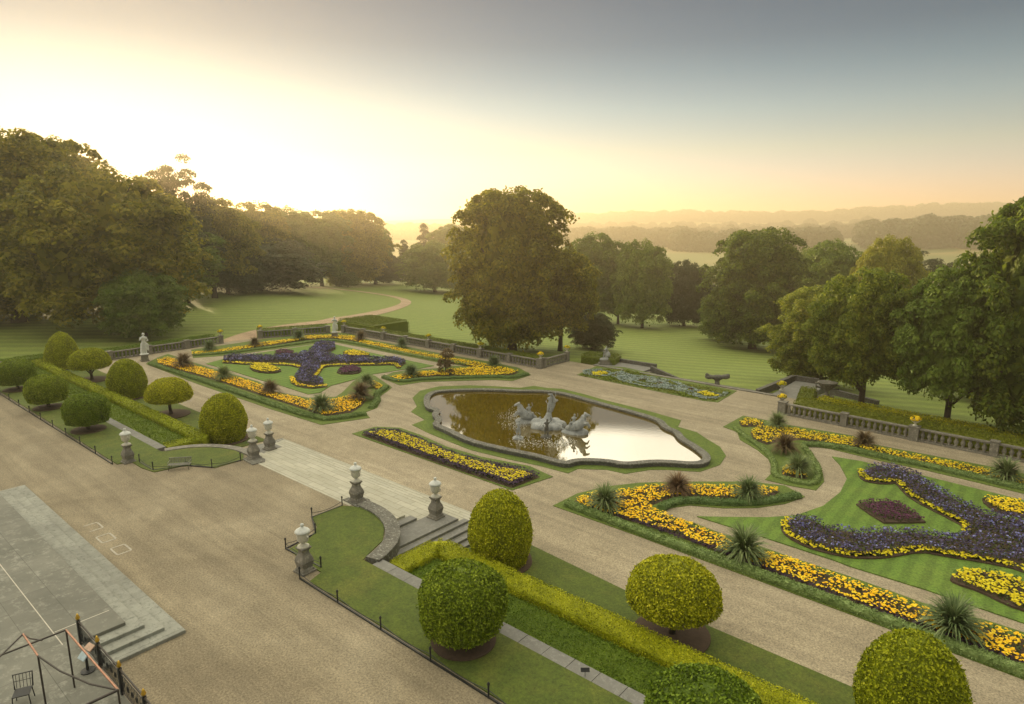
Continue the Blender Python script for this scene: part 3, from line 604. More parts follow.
# ------------------------------------------------------------------ topiary
def topiary_mesh(kind, seed, n, ls, m):
    H = {'egg': 4.15, 'cap': 3.6, 'drum': 3.4, 'cone': 4.4}[kind]
    def rad(z):                                       # profile
        if kind == 'egg': t = z / H; return 1.9 * (min(1, .78 + .61 * t) if t < .36 else max(0, 1 - ((t - .36) / .64) ** 2.0) ** .56)
        if kind == 'cone': t = z / H; return 2.2 * (1 - .12 * (1 - t)) * max(0, 1 - t ** 2.0) ** .62
        z0 = {'cap': 1.5, 'drum': .8}[kind]; t = (z - z0) / (H - z0)
        if t < 0: return 0
        if kind == 'cap': return 2.05 * (min(1, .86 + 1.2 * t) if t < .12 else math.sqrt(max(0, 1 - ((t - .12) / .88) ** 2.2)))
        return 1.85 * (.9 + .1 * min(1, t * 4) if t < .45 else max(0, 1 - ((t - .45) / .55) ** 2.6) ** .55)
    z0 = {'egg': .05, 'cone': .05, 'cap': 1.5, 'drum': .8}[kind]; r = np.random.default_rng(seed)
    zs = np.r_[z0, z0 + (H - z0) * np.sin(np.linspace(0.0, math.pi / 2, 26))]; prof = [(.02, z0 + .0)] + [(max(rad(z), .02) * .94, z0 + (z - z0) * .975) for z in zs[1:]]
    mb = MB(); mb.lathe(prof, n=36); core = np.array(mb.v); core = core * (1 + (smooth_noise(core, 1.1, seed) * .035))[:, None] if kind in ('egg', 'cone') else core
    zz = np.linspace(z0, H * .999, 400); rz = np.array([rad(z) for z in zz]); ds = np.hypot(np.gradient(rz), np.gradient(zz)) * rz + 1e-6; cdf = np.cumsum(ds) / ds.sum()
    q = r.uniform(0, 1, n); z = np.interp(q, cdf, zz); R = np.interp(z, zz, rz); dR = np.interp(z, zz, np.gradient(rz, zz)); a = r.uniform(0, 2 * math.pi, n)
    bot = r.uniform(0, 1, n) < (.1 if kind in ('cap', 'drum') else 0); R = np.where(bot, rad(z0 + .02) * np.sqrt(r.uniform(0, 1, n)), R); z = np.where(bot, z0, z)
    P = np.c_[R * np.cos(a), R * np.sin(a), z]; Nn = np.c_[np.cos(a), np.sin(a), -dR]; Nn[bot] = [0, 0, -1]; Nn /= np.linalg.norm(Nn, axis=1, keepdims=True)
    P += Nn * (r.uniform(-.1, .07, n) + np.where(r.uniform(0, 1, n) < .03, r.uniform(.03, .14, n), 0) + smooth_noise(P, 1.1, seed) * .09 + smooth_noise(P, 5, seed) * .05)[:, None]
    V, F = cards(P, Nn, ls, .9, .55); allV = np.r_[core, V]; Fl = mb.f + (F + len(core)).tolist()
    me = bpy.data.meshes.new('clipped_crown'); me.from_pydata(allV.tolist(), [], Fl); me.materials.append(m); me.update(); return me
TOP = {'egg': topiary_mesh('egg', 1, 17000, .12, M['gold_yew']), 'cap': topiary_mesh('cap', 2, 16000, .12, M['gold_yew']), 'drum': topiary_mesh('drum', 3, 18000, .12, M['green_yew']), 'cone': topiary_mesh('cone', 4, 14000, .12, M['gold_yew'])}
mb = MB(); mb.tube([(0, 0, -.1), (.03, 0, .3), (-.02, .02, .8), (0, 0, 1.6)], [.2, .15, .14, .13], 9); mb.tube([(0, 0, .7), (.3, .1, 1.1), (.8, .3, 1.5)], [.08, .07, .04], 6); mb.tube([(0, 0, .6), (-.25, -.2, 1.1), (-.6, -.5, 1.5)], [.08, .07, .04], 6)
stem = mb.build('trunk', M['bark'], smooth=True); COL.objects.unlink(stem)
vs = [(0, 0, .07)] + [(1.5 * math.cos(t) * (1 + .02 * math.sin(5 * t)), 1.5 * math.sin(t), .06) for t in np.linspace(0, 2 * math.pi, 33)[:-1]] + [(1.5 * math.cos(t), 1.5 * math.sin(t), -.02) for t in np.linspace(0, 2 * math.pi, 33)[:-1]]
mb = MB(); mb.add(vs, [(0, i + 1, (i + 1) % 32 + 1) for i in range(32)] + [(i + 1, i + 33, (i + 1) % 32 + 33, (i + 1) % 32 + 1) for i in range(32)]); soil = mb.build('soil_ring', M['soil']); COL.objects.unlink(soil)
def topiary(kind, a, b, z, s, label, grp):
    t = thing('clipped_yew', label, 'topiary', (a, b, z), random.uniform(0, 6), grp); link(bpy.data.objects.new('clipped_crown', TOP[kind]), t)
    link(bpy.data.objects.new('trunk', stem.data), t); o = link(bpy.data.objects.new('soil_ring', soil.data), t)
    o.scale = {'cap': (1.15, 1.15, 1), 'drum': (.95, .95, 1)}.get(kind, (1.3, 1.3, 1))
    t.scale = (s, s, s * (1.09 if kind == 'egg' and a > -30 else 1)); return t
TG = 'golden clipped yews on the lower grass'; TU = 'green drum shaped clipped yews on the upper grass'
ZL, ZU = -1.15, .05
topiary('egg', -21.6, 24.4, ZL, .90, 'golden egg shaped yew by the bottom of the side steps', TG)
topiary('cap', -11.5, 24.6, ZL, .98, 'golden mushroom shaped yew on a short trunk beside the long near hedge', TG)
topiary('egg', -2.3, 24.4, ZL, .92, 'golden egg shaped yew cut by the bottom right of the photo', TG)
topiary('egg', -52.8, 24.4, ZL, .97, 'golden egg shaped yew beside the two lidded vases', TG)
topiary('cap', -63.9, 24.5, ZL, 1.0, 'golden mushroom shaped yew nearest the far pair of vases', TG)
topiary('egg', -74.1, 24.4, ZL, .98, 'golden egg shaped yew between two mushroom shaped ones', TG)
topiary('cap', -85.5, 24.5, ZL, 1.05, 'golden mushroom shaped yew next to the broad cone', TG)
topiary('cone', -96.0, 24.6, ZL, 1.03, 'golden broad cone shaped yew farthest along the row', TG)
topiary('drum', -17.1, 17.0, ZU, .95, 'green drum shaped yew on near grass strip, whole in view', TU)
topiary('drum', -6.7, 17.0, ZU, .97, 'green drum shaped yew at the bottom edge right of centre', TU)
topiary('drum', -60.4, 16.6, ZU, .9, 'green drum shaped yew on far left strip, nearest the slatted bench', TU)
topiary('drum', -70.7, 16.5, ZU, .9, 'green drum shaped yew middle one of the far left strip', TU)
topiary('drum', -81.0, 16.5, ZU, .92, 'green drum shaped yew cut by the left edge of the photo', TU)

# clipped hedges below the retaining wall
def hedge(label, line, w, z0, h, m, dens, size):
    t = thing('clipped_hedge', label, 'hedge', (line[0][0], line[0][1], z0)); strip_hedge('foliage', line, w, z0, h, m, t, dens, size); return t
hedge('dark green wide clipped hedge along the near grey coping', [(-23.5, 20.3), (2, 20.3)], 2.4, -1.2, .82, M['dark_yew'], 420, .085)
hedge('golden clipped hedge with an L turned end near the side steps', [(-24.1, 19.3), (-24.1, 22.1), (-24.05, 22.2), (2, 22.2)], 1.3, -1.2, 1.15, M['gold_yew'], 420, .085)
hedge('dark green wide clipped hedge along the far left coping', [(-52.6, 20.35), (-98, 20.35)], 2.5, -1.2, .82, M['dark_yew'], 170, .12)
hedge('golden clipped hedge with an L turned end on the far left, beside the egg yew', [(-52.0, 19.3), (-52.0, 22.1), (-52.05, 22.2), (-98, 22.2)], 1.1, -1.2, 1.15, M['gold_yew'], 170, .12)

# ------------------------------------------------------------------ flower beds
YB = (.13, .0)
class Bed:
    def __init__(s, label, outer, z=-1.2, cat='flower bed', ext=None):
        P = GP(outer) + (ext or []); s.t = thing('flower_bed', label, cat, (P[0][0], P[0][1], z)); s.z = z; s.soilmb = MB()
        mb = MB(); mb.slab(P, z - .05, z + .04); mb.build('grass_verge', M['verge'], s.t, True)
    def edge(s, px, w=.58, h=.3, dens=260, size=.12, m=None): strip_hedge('edging', smoothline(GP(px), it=1), w, s.z + .03, h, m or M['box'], s.t, dens, size)
    def fl(s, px, m='marigold', dens=60, r=.066, h=.28, name='marigolds', fol='bedding', grow=0, smo=0, poly=None, z=None):
        P = poly or GP(px, s.z + .2)
        if smo: P = smoothline(P, True, it=2)
        A = np.array(P); c = A.mean(0); Pg = [tuple(c + (p - c) * (1 + grow)) for p in A]
        s.soilmb.slab(Pg, s.z, s.z + .055); o = leaf_mass('foliage', Pg, s.z + .05, h * .85, 90, .12, M[fol], s.t)
        X, Y = scatter(P, dens); flowers(name, X, Y, s.z + h, r, M[m], s.t); return s
    def mix(s, px, specs, fol='bedding', h=.4, smo=1):
        P = GP(px, s.z + .25); P = smoothline(P, True, it=1) if smo else P; s.soilmb.slab(P, s.z, s.z + .055); leaf_mass('foliage', P, s.z + .05, h * .9, 110, .12, M[fol], s.t)
        for nm, m, dens, r, thr in specs:
            X, Y = scatter(P, dens); w = smooth_noise(np.c_[X, Y, X * 0], 1.6, 5) + RNG.normal(0, .18, len(X)); k = (w > thr) if m == 'blue' else (w < thr)
            flowers(nm, X[k], Y[k], s.z + h, r, M[m], s.t, .12, .6)
    def line(s, px, w=.48, m='yellow', dens=70, r=.075, h=.22, name='yellow_flowers', it=1):
        L = resample(smoothline(GP(px, s.z + .12), it=it), .3); A = offset(L, w / 2); B = offset(L, -w / 2)[::-1]; s.fl(None, m, dens, r, h, name, poly=[tuple(p) for p in np.r_[A, B]])
    def done(s): 
        if s.soilmb.v: s.soilmb.build('soil', M['soil'], s.t, True)
b = Bed('near marigold bed right of centre, forked round a gravel bay', [(553, 506), (577, 494), (605, 487), (640, 483), (690, 482), (750, 482), (785, 486), (805, 497), (785.5, 504), (758, 508), (724, 508.5), (690, 505.6), (669, 508.5), (660, 514), (693, 523), (719, 533), (767, 549), (792, 558), (850, 577), (892, 592), (927, 605), (990, 622), (1024, 633), (1110, 662), (1110, 712), (1024, 680), (850, 614.5), (710, 563), (640, 537)])
b.edge([(566, 505), (640, 533.5), (710, 559), (850, 609.5), (1024, 675.5), (1110, 707)]); b.edge([(799, 497), (784, 500), (758, 504.5), (724, 505), (690, 502), (673, 504), (661, 510)])
b.fl([(574, 499), (589.5, 493), (618.5, 490), (635.5, 488), (649, 485), (666, 485), (690, 485), (736, 486), (762, 486), (780, 489), (775, 493), (758, 497), (732.6, 497.5), (690, 495), (673, 495), (652, 503), (651, 508), (672, 516), (693.5, 524), (719, 535), (767, 551), (792, 559), (850, 580), (892, 595), (927, 608), (990, 625), (1024, 636), (1100, 664), (1100, 690), (1024, 663), (966, 640), (927, 626), (850, 599), (758, 564), (724, 551), (702, 543), (676, 533), (642, 522), (613, 514), (585, 506)], dens=62, r=.07)
X, Y = scatter(GP([(578, 504), (613, 514.5), (676, 534.5), (758, 565), (850, 600), (927, 627), (1024, 665), (1024, 671), (927, 633), (850, 605), (758, 570), (676, 539), (613, 517)]), 110); flowers('plum_flowers', X, Y, -1.2 + .2, .06, M['plum'], b.t, .06, .6); b.done()
b = Bed('far right flower bed of orange marigolds running beside the right balustrade', [(723, 427), (743, 416), (764, 420), (787, 425), (853, 436), (870, 444), (991, 467), (1024, 474), (1080, 487), (1080, 507), (1024, 494), (924, 470), (880, 461), (830, 449), (806, 446), (816, 459), (823, 474), (824, 482), (816, 490.6), (790, 486), (765, 480), (771, 474), (772, 467), (768, 459), (757, 450), (740, 440), (737, 432)])
b.edge([(735, 429), (745, 438), (760, 447), (770, 457), (775, 467), (773, 476), (790, 482), (814, 486.5), (820, 474), (812, 459), (803, 447)], .38, .22); b.edge([(803, 446), (830, 446.5), (880, 458), (924, 466.5), (1024, 490), (1080, 503.5)])
b.fl([(739, 421), (748, 417.5), (764, 421.5), (762, 425), (742, 425)]); b.fl([(750.5, 431), (759, 426), (787, 427), (814, 432), (853, 438), (870, 446), (991, 469.5), (1024, 477), (1080, 490), (1080, 498), (1024, 485), (991, 477.5), (870, 451), (853, 446), (829, 443), (801, 438), (779, 440), (767, 443), (754, 438)]); b.fl([(782, 469), (790, 462), (806, 467), (807, 477), (783, 474)]); b.done()
b = Bed('left marigold bed nearest the pale steps, on the camera side of left lawn', [(146, 364), (157, 358), (168, 354), (195, 363), (216, 369.5), (259.5, 382), (275, 392), (308, 398), (336, 397), (343, 392), (353, 382), (365, 372.5), (375, 376), (392, 387.5), (388, 391), (380, 396.5), (381, 401), (377, 408), (365, 412.5), (370, 418), (321.5, 425), (270, 409), (200, 385)])
b.edge([(150, 364.5), (200, 381), (260, 401.5), (320, 421), (345, 418.5), (366, 415)]); b.edge([(371, 409), (378, 401), (376, 395), (387, 388)])
b.fl([(157.4, 360), (168, 357), (195, 365.6), (216, 371.5), (259.5, 384), (275, 393), (308, 400), (336, 399), (356, 394), (366, 399), (361, 405), (351, 411), (323, 415), (308, 409), (261, 394), (215, 379), (181, 370), (158, 363)]); b.fl([(366, 380), (373, 380), (383, 386), (378, 390)]); b.done()
b = Bed('far left marigold bed along the balustrade between two statues', [(191, 350), (219, 346), (246, 342), (264, 339), (294, 336), (306, 333.5), (333, 332.5), (353, 333.5), (363, 338.5), (393, 344), (440, 353.5), (455, 356), (487, 361.5), (519, 368), (531, 375), (512.5, 381), (494, 380), (423, 382), (400, 385.5), (381, 378), (393, 372.5), (411, 370), (437, 368.5), (453, 366), (470, 366.5), (437.7, 362.5), (400, 355), (363, 347.5), (333, 342), (311.5, 344.5), (270, 350), (230, 355.5), (193, 358)])
b.edge([(193, 356), (230, 353.5), (270, 348.5), (311, 342.5), (333, 340.5), (363, 345.5), (400, 353.5), (437.7, 361), (470, 366)], .5, .3, 150, .12); b.edge([(383, 378), (400, 383), (423, 380), (494, 377.5), (512, 379), (528, 375)], .5, .3, 200, .1)
b.fl([(191.5, 352), (219.7, 349.5), (246, 345.7), (264.5, 342), (294, 339), (306.5, 335.8), (333, 335), (353, 335.8), (363, 340), (393, 346), (403, 349), (440, 355.7), (455, 358.5), (487.5, 364), (519, 371), (512, 374), (497, 375), (475, 375.5), (437, 375), (415, 377), (398, 381), (390, 377), (411, 372), (437, 371), (453, 369), (478, 367), (440, 360), (403, 353), (363, 344), (353, 340.5), (333, 338), (306.5, 339), (270, 345), (220, 352.5), (193, 355)], dens=42, r=.085); b.done()
b = Bed('pointed flower bed of yellow blooms rimmed with dark plum, between pale steps and pond', [(352, 434), (375, 427), (400, 428), (420, 435), (447, 447), (481, 457), (530, 466.5), (545, 473.5), (553, 477), (512, 490.5)])
b.fl([(361, 433), (377, 429), (398, 430), (420, 438), (447, 450), (481, 460), (528, 469), (540, 475), (512, 486), (440, 462)], 'plum', 110, .07, .3, 'plum_flowers'); b.fl([(369, 433), (382, 430.5), (398, 432.5), (420, 440.5), (447, 452.5), (481, 463), (522, 472), (532, 475.5), (511, 482), (440, 458.5)], 'yellow', 140, .07, .3, 'yellow_flowers'); b.done()
# parterre lawns
LR = GP([(697, 517), (724, 517.6), (767, 518), (796, 516), (823, 506.5), (840, 493), (847, 479), (840, 465.6), (832, 457), (860, 461.5), (924, 476.5), (1024, 501)]) + [(12, 53), (12, 36.5)] + GP([(1024, 624), (924.5, 590), (850, 567), (831.5, 560), (767, 539)])
lawn('right_parterre_grass', LR, -1.2, M['parterre_lawn'], .06)
lawn('left_parterre_grass', GP([(206, 364), (230, 357.5), (270, 351.5), (310, 345.5), (334, 344.5), (376, 354), (434, 366), (419, 369), (401, 370), (370, 375), (350, 381), (331, 386), (320, 393), (308, 394.5), (283, 386.5), (259.5, 380), (233, 371.5)]), -1.2, M['parterre_lawn'], .06)
def beds(name_label, zoff=-1.13):
    t = thing('flower_bed', name_label, 'flower bed', (0, 0, zoff)); q = Bed.__new__(Bed); q.t = t; q.z = zoff; q.soilmb = MB(); return q
def setloc(q, px):                                   # origin of the bed at a point of it
    x, y = G(*px, q.z); q.t.location = (x, y, q.z)
def island(label, px, m, dens, r, nm, h=.3, smo=1):
    q = beds(label); setloc(q, px[0]); P = smoothline(GP(px, q.z + .1), True, it=1) if smo else GP(px, q.z + .1)
    A = np.array(P); c = A.mean(0); G2 = [tuple(c + (p - c) * 1.05) for p in A]; mbb = MB(); mbb.slab(G2, q.z - .02, q.z + .1); mbb.build('soil', M['soil'], q.t, True)
    leaf_mass('foliage', G2, q.z + .06, h * .9, 120, .11, M['bedding'], q.t); X, Y = scatter(P, dens); flowers(nm, X, Y, q.z + h, r, M[m], q.t)
q = beds('sinuous bed of blue and indigo flowers with yellow rim on the right lawn'); setloc(q, (860, 472))
q.mix([(862, 472), (870.5, 465), (891, 465), (915, 472), (935, 486), (959, 499), (986, 511), (1003, 515), (1024, 517), (1075, 528), (1075, 590), (1024, 563), (978, 556), (945, 551), (918, 546), (884, 552), (860, 553), (840, 551), (809, 542), (791, 532), (786, 523), (791, 516), (813, 517), (826, 526), (860, 530), (884, 529), (918, 530), (952, 535), (966, 531), (969, 525), (955.7, 517), (932, 505), (908, 491), (899.5, 478), (884, 480), (867, 477)], [('indigo_flowers', 'indigo', 55, .065, 2), ('blue_flowers', 'blue', 30, .06, .05)], smo=0, h=.42)
q.line([(861, 470), (863, 477), (868, 480), (884, 482), (898, 480), (907, 492), (920, 501), (932, 507), (956, 519), (967, 525), (967, 532)]); q.line([(789, 518), (784, 526), (790, 535), (809, 545), (840, 553), (860, 555), (884, 554.5), (918, 548), (945, 553), (978, 558), (1024, 567), (1075, 592)], w=.5); q.done()
island('dark purple lozenge bed of flowers in the middle of the right lawn', [(857.7, 504), (868, 502), (880.7, 501.5), (899, 504), (912, 512), (924, 521), (905, 521.5), (884, 521.5), (870, 513)], 'purple', 90, .06, 'purple_flowers', .32, 0)
island('yellow bed at the right photo edge, on far side of the right lawn', [(983, 497), (1003, 499.6), (1024, 503), (1060, 512), (1060, 524), (1024, 516), (1003, 513), (986, 504)], 'yellow', 80, .075, 'yellow_flowers')
island('yellow bed at the right photo edge, on near side of the right lawn', [(951, 578), (962, 571), (994, 573), (1024, 582), (1070, 600), (1070, 625), (1024, 609), (1008, 604), (980, 590), (957, 583)], 'yellow', 80, .075, 'yellow_flowers')
q = beds('butterfly shaped bed of blue and indigo flowers on the left lawn'); setloc(q, (310, 360))
q.mix([(406, 361), (396, 357.5), (369.6, 357.5), (336, 356), (327, 352), (335.6, 347.4), (334.7, 342.5), (316.5, 342), (314, 346.6), (308, 350.7), (291.6, 355), (276, 355.5), (256, 355), (233, 354.5), (224, 357), (223, 361), (256, 361), (289, 360.7), (303.5, 364), (299, 370), (294.4, 377), (297, 381), (311.5, 384), (324, 383), (321.5, 378), (313, 376), (320, 368), (321, 363), (336, 362), (369.6, 362.5), (394.5, 362), (400, 366)], [('indigo_flowers', 'indigo', 40, .095, 2), ('blue_flowers', 'blue', 22, .085, .1)], smo=0, h=.42)
q.line([(223, 362), (256, 364), (289, 364), (303, 367.5)], .5, dens=45, r=.1); q.line([(292, 377), (294, 384), (311, 387.5), (327, 385.5)], .5, dens=45, r=.1); q.line([(313, 378), (319, 371), (322, 365.5), (350, 364.5), (375, 364.5), (395, 363.5), (399, 367.5)], .5, dens=45, r=.1); q.done()
island('purple bed of flowers under the right wing of the butterfly bed', [(336, 373.5), (341, 368), (352, 366), (362, 369), (358, 373.5)], 'purple', 60, .09, 'purple_flowers'); island('purple bed of flowers above the left wing of the butterfly bed', [(272, 354), (283, 350.5), (296, 353), (289, 356)], 'purple', 50, .1, 'purple_flowers', .45)
island('oval yellow bed at the far side of the left lawn', [(343, 352), (356, 350.5), (373, 355.7), (358, 356.5), (345, 355.5)], 'yellow', 50, .1, 'yellow_flowers'); island('oval yellow bed at the left end of the left lawn', [(248.7, 366.5), (256, 364), (270, 366), (282.8, 370), (273, 373), (255, 371.5)], 'yellow', 55, .1, 'yellow_flowers')
# carpet bed
b = Bed('long carpet bed of silver scrolls and two yellow patches behind the pond', [(577, 375), (597, 366), (625, 367.5), (680, 380), (737, 391), (718, 402.5), (704, 401), (640, 388)])
for nm, m, pl in (('silver_planting', 'silver', [[(583, 374), (592, 369), (603, 369), (597, 372.5), (606, 376), (596, 376)], [(615, 372), (622, 371), (636, 377), (648, 376), (664, 381), (672, 385), (664, 388.5), (645, 386), (660, 384), (650, 379), (640, 380), (632, 382), (618, 378)], [(674, 386), (684, 385), (692, 388), (682, 391), (676, 390)], [(692, 394), (700, 391), (698, 394), (708, 397), (722, 396), (716, 399), (702, 399)], [(722, 392), (731, 392.5), (724, 396.5)], [(645, 379.5), (655, 380.5), (656, 383), (646, 382.5)]]),
                   ('lime_planting', 'lime', [[(600, 377), (612, 376), (618, 379), (606, 380)], [(676, 392), (690, 390), (693, 397), (684, 396.5)], [(622, 368.5), (645, 374), (636, 375.5), (624, 370.5)]]),
                   ('rust_planting', 'rust', [[(637, 378.5), (646, 378), (648, 379), (640, 380.5)], [(657, 381), (664, 383), (658, 386), (652, 385.5), (659, 383.5)], [(612, 374), (616, 373.5), (618, 375)], [(686, 387.5), (696, 388.5), (690, 390)]]),
                   ('yellow_flowers', 'yellow', [[(592, 373), (600, 371.5), (610, 373.5), (600, 376), (593, 375.5)], [(696, 392.5), (706, 391.5), (719, 396.5), (706, 396.5)]]),
                   ('green_planting', 'hedge_green', [[(580, 375), (597, 368), (625, 369.5), (680, 382), (733, 391), (717, 400.5), (704, 399.5), (640, 386.5)]])):
    parts = [];
    for p in pl:
        P = GP(p, -1.1); X, Y = scatter(P, 70); parts.append((X, Y))
    X = np.concatenate([p[0] for p in parts]); Y = np.concatenate([p[1] for p in parts])
    if nm == 'yellow_flowers': flowers(nm, X, Y, -.98, .09, M[m], b.t)
    else:
        h0 = -1.1 if nm != 'green_planting' else -1.16; V, F = cards(np.c_[X, Y, h0 + RNG.uniform(0, .08, len(X))], np.tile([0, 0, 1.], (len(X), 1)), .2, .5); tag(npmesh(nm, V, F, M[m], b.t, True), kind='stuff')
for cx_, cy_, ra, rb in ((650, 382, 2.6, .95), (650, 382, 1.5, .5), (622, 376, 1.1, .5), (682, 389, 1.1, .5), (704, 394.5, 1.2, .6), (598, 373, 1.3, .6)):
    c0 = G(cx_, cy_, -1.1); n_ = int(260 * ra); a_ = RNG.uniform(.4, 5.9, n_); k_ = RNG.uniform(.88, 1.12, n_); V, F = cards(np.c_[c0[0] + ra * 1.5 * k_ * np.cos(a_), c0[1] + rb * 2.2 * k_ * np.sin(a_), -1.06 + RNG.uniform(0, .08, n_)], np.tile([0, 0, 1.], (n_, 1)), .2, .5); tag(npmesh('silver_scroll', V, F, M['silver'], b.t, True), kind='stuff')
b.done()

# spiky plants
def spiky(seed, R, H, n, m):
    r = np.random.default_rng(seed); V = []; F = []
    for i in range(n):
        a = r.uniform(0, 6.283); el = .35 + 1.15 * r.uniform(0, 1) ** .8; L = H * r.uniform(.8, 1.15); d = np.array([math.cos(a), math.sin(a)]); w = r.uniform(.04, .075); side = np.array([-d[1], d[0], 0]); k0 = len(V)
        for k in range(5):
            t = k / 4; e = el - t * t * (.75 - .4 * el / 1.5) ; rad = L * t * math.cos(max(e, -.2)); z = .15 + L * t * math.sin(max(e, -.3)) + .05; c = np.array([d[0] * rad, d[1] * rad, max(z, .05)]); ww = w * (1 - t ** 2 * .95) * (1.0 if k else .6)
            V += [c - side * ww, c + side * ww]
        F += [(k0 + 2 * k, k0 + 2 * k + 1, k0 + 2 * k + 3, k0 + 2 * k + 2) for k in range(4)]
    me = npmesh('leaf_fan', V, F, m); COL.objects.unlink(me); return me.data
SP = [spiky(1, 1, 1.5, 380, M['spike']), spiky(2, 1, 1.5, 380, M['spike']), spiky(3, 1, 1.5, 380, M['spike_red'])]
mb = MB(); mb.tube([(0, 0, -.05), (0, 0, .3)], [.16, .1], 8); crownst = mb.build('stem', M['bark']); COL.objects.unlink(crownst)
PL = [(605, 509, 0, 1, 'green spiky plant at the near tip of the forked marigold bed'), (677, 494, 2, .9, 'reddish spiky plant at the fork of the near marigold bed'), (748, 499, 1, .95, 'green spiky plant on the short arm of the forked bed, facing the pond end'), (743, 559, 0, 1.15, 'big green spiky plant halfway along the near marigold bed'), (952, 635, 1, 1.1, 'big green spiky plant in the near bed by the bottom right yew'),
      (777, 428, 0, .9, 'green spiky plant beside the end of the right balustrade'), (785, 453, 2, 1, 'dark red spiky plant between two green ones right of the pond'), (798, 474, 1, .95, 'green spiky plant in the curled end of the far right bed'), (864, 447, 2, .85, 'dark reddish spiky plant in front of the right balustrade'), (1005, 481, 0, 1.05, 'green spiky plant by the right balustrade at the photo edge'),
      (411, 377, 1, 1, 'green spiky plant left of the dark column plant, above the pond'), (494, 367, 0, .95, 'pale green spiky plant near the balustrade corner behind the pond'), (402, 348, 1, .95, 'green spiky plant below the left balustrade, left of the dark column plant'), (361, 341, 2, 1, 'dark red rounded spiky plant just right of the far statue'), (299, 340, 1, 1.05, 'green spiky plant just left of the far statue'),
      (255, 347, 2, .95, 'dark reddish spiky plant near the park path gate'), (210, 352, 0, 1.1, 'green spiky plant left of the park path gate'), (184, 368, 2, 1.25, 'large dark spiky plant right of the near white statue'), (224, 380, 1, 1.1, 'green spiky plant second along the left marigold bed'), (271, 394, 2, 1, 'dark spiky plant third along the left marigold bed'), (322, 412, 0, 1.15, 'green spiky plant at the corner of the left marigold bed'),
      (361, 400, 2, 1.2, 'big brownish spiky plant on the short arm of the left bed'), (367, 387, 1, 1, 'green spiky plant behind the big brownish one')]
for x, y, k, s, lab in PL:
    a, b_ = G(x, y); t = thing('spiky_plant', lab, 'plant', (a, b_, -1.15), random.uniform(0, 6), 'spiky plants in the marigold beds'); link(bpy.data.objects.new('leaf_fan', SP[k]), t); link(bpy.data.objects.new('stem', crownst.data), t); t.scale = (s * .9, s * .9, s * 1.0)
a, b_ = G(446, 375); t = thing('column_plant', 'tall dark purple column of foliage at the left end of the pond', 'plant', (a, b_, -1.15)); P, Nn, C = crown_pts(egg_env(.85, .2, 3.4, .4, .6), 30, 120, .35, 5); V, F = cards(P, Nn, .16, .6); npmesh('foliage', V, F, M['spike_red'], t); mb = MB(); mb.tube([(0, 0, 0), (0, 0, 2.5)], [.1, .05]); mb.build('stem', M['bark'], t)

# ------------------------------------------------------------------ pond
PO = GP([(423.5, 398), (428, 392.5), (439, 389.7), (470, 388.6), (494, 388.6), (520, 390), (540, 389.7), (562, 391.7), (583, 397), (600, 402), (625, 408.5), (655, 417), (664, 421), (668, 427), (680, 431), (684, 438), (697, 445), (711, 455.5), (709.5, 462), (697, 465), (667, 462.5), (652, 462.5), (624.5, 465.3), (607, 461.5), (577, 460.5), (567, 465.5), (537, 456.5), (509, 451), (478, 444), (462.5, 439), (444, 429.5), (431, 424.5), (437, 419.5), (431, 414.5), (436, 410), (425, 408)], -.85)
# the line is the outside of the rim
LP = smoothline(PO, True, it=2); n = len(LP); sgn = 1 if sum(LP[i][0] * LP[(i + 1) % n][1] - LP[(i + 1) % n][0] * LP[i][1] for i in range(n)) > 0 else -1
Rm = resample(LP, .35, True); mid = offset(Rm, sgn * .27, True); inn = offset(Rm, sgn * .4, True)
pond = thing('pond', 'large shaped ornamental pond with raised stone rim reflecting tree and sky', 'pond', (-34, 45, -1.2))
ribbon(mid, .5, -1.25, -.93, True).build('rim_wall', M['dark_stone'], pond, True); ribbon(mid, .62, -.93, -.82, True).build('rim_coping', M['lichen'], pond, True, bevel=.02)
mb = MB(); mb.slab([tuple(p) for p in inn], -1.3, -1.04)
tag(mb.build('pond_water', M['water']), kind='structure')
V_ = GP([(411, 412), (417, 406.6), (412.5, 398), (420, 391), (439, 386.5), (470, 385.5), (496, 386.5), (520, 388), (534, 386), (546, 388), (562, 389), (583, 394), (602, 399.5), (628, 406), (655, 413), (681, 420.5), (678, 427), (697, 432.5), (705, 438), (720, 447), (726, 456), (720, 465), (700, 472), (667, 470), (650, 470), (625.5, 474), (607, 470), (578, 469), (568, 473.5), (540, 466), (509, 459.5), (470, 450), (440, 438), (428, 433), (412, 425), (425, 420)])
mb = MB(); mb.slab(V_, -1.24, -1.17); struct('pond_verge', mb, M['verge'])
def caps(mb, chain, n=9):                            # a limb of joints (point, radius)
    for p, r in chain: mb.ball(p, r, 9, 6)
    mb.tube([p for p, _ in chain], [r for _, r in chain], n)
def sculpt(name, chains, m, parent, vox=.045, balls=()):
    mb = MB()
    for c in chains: caps(mb, c)
    for c, r in balls: mb.ball(c, r, 12, 9)
    return remesh(mb.build(name, m, parent), vox)
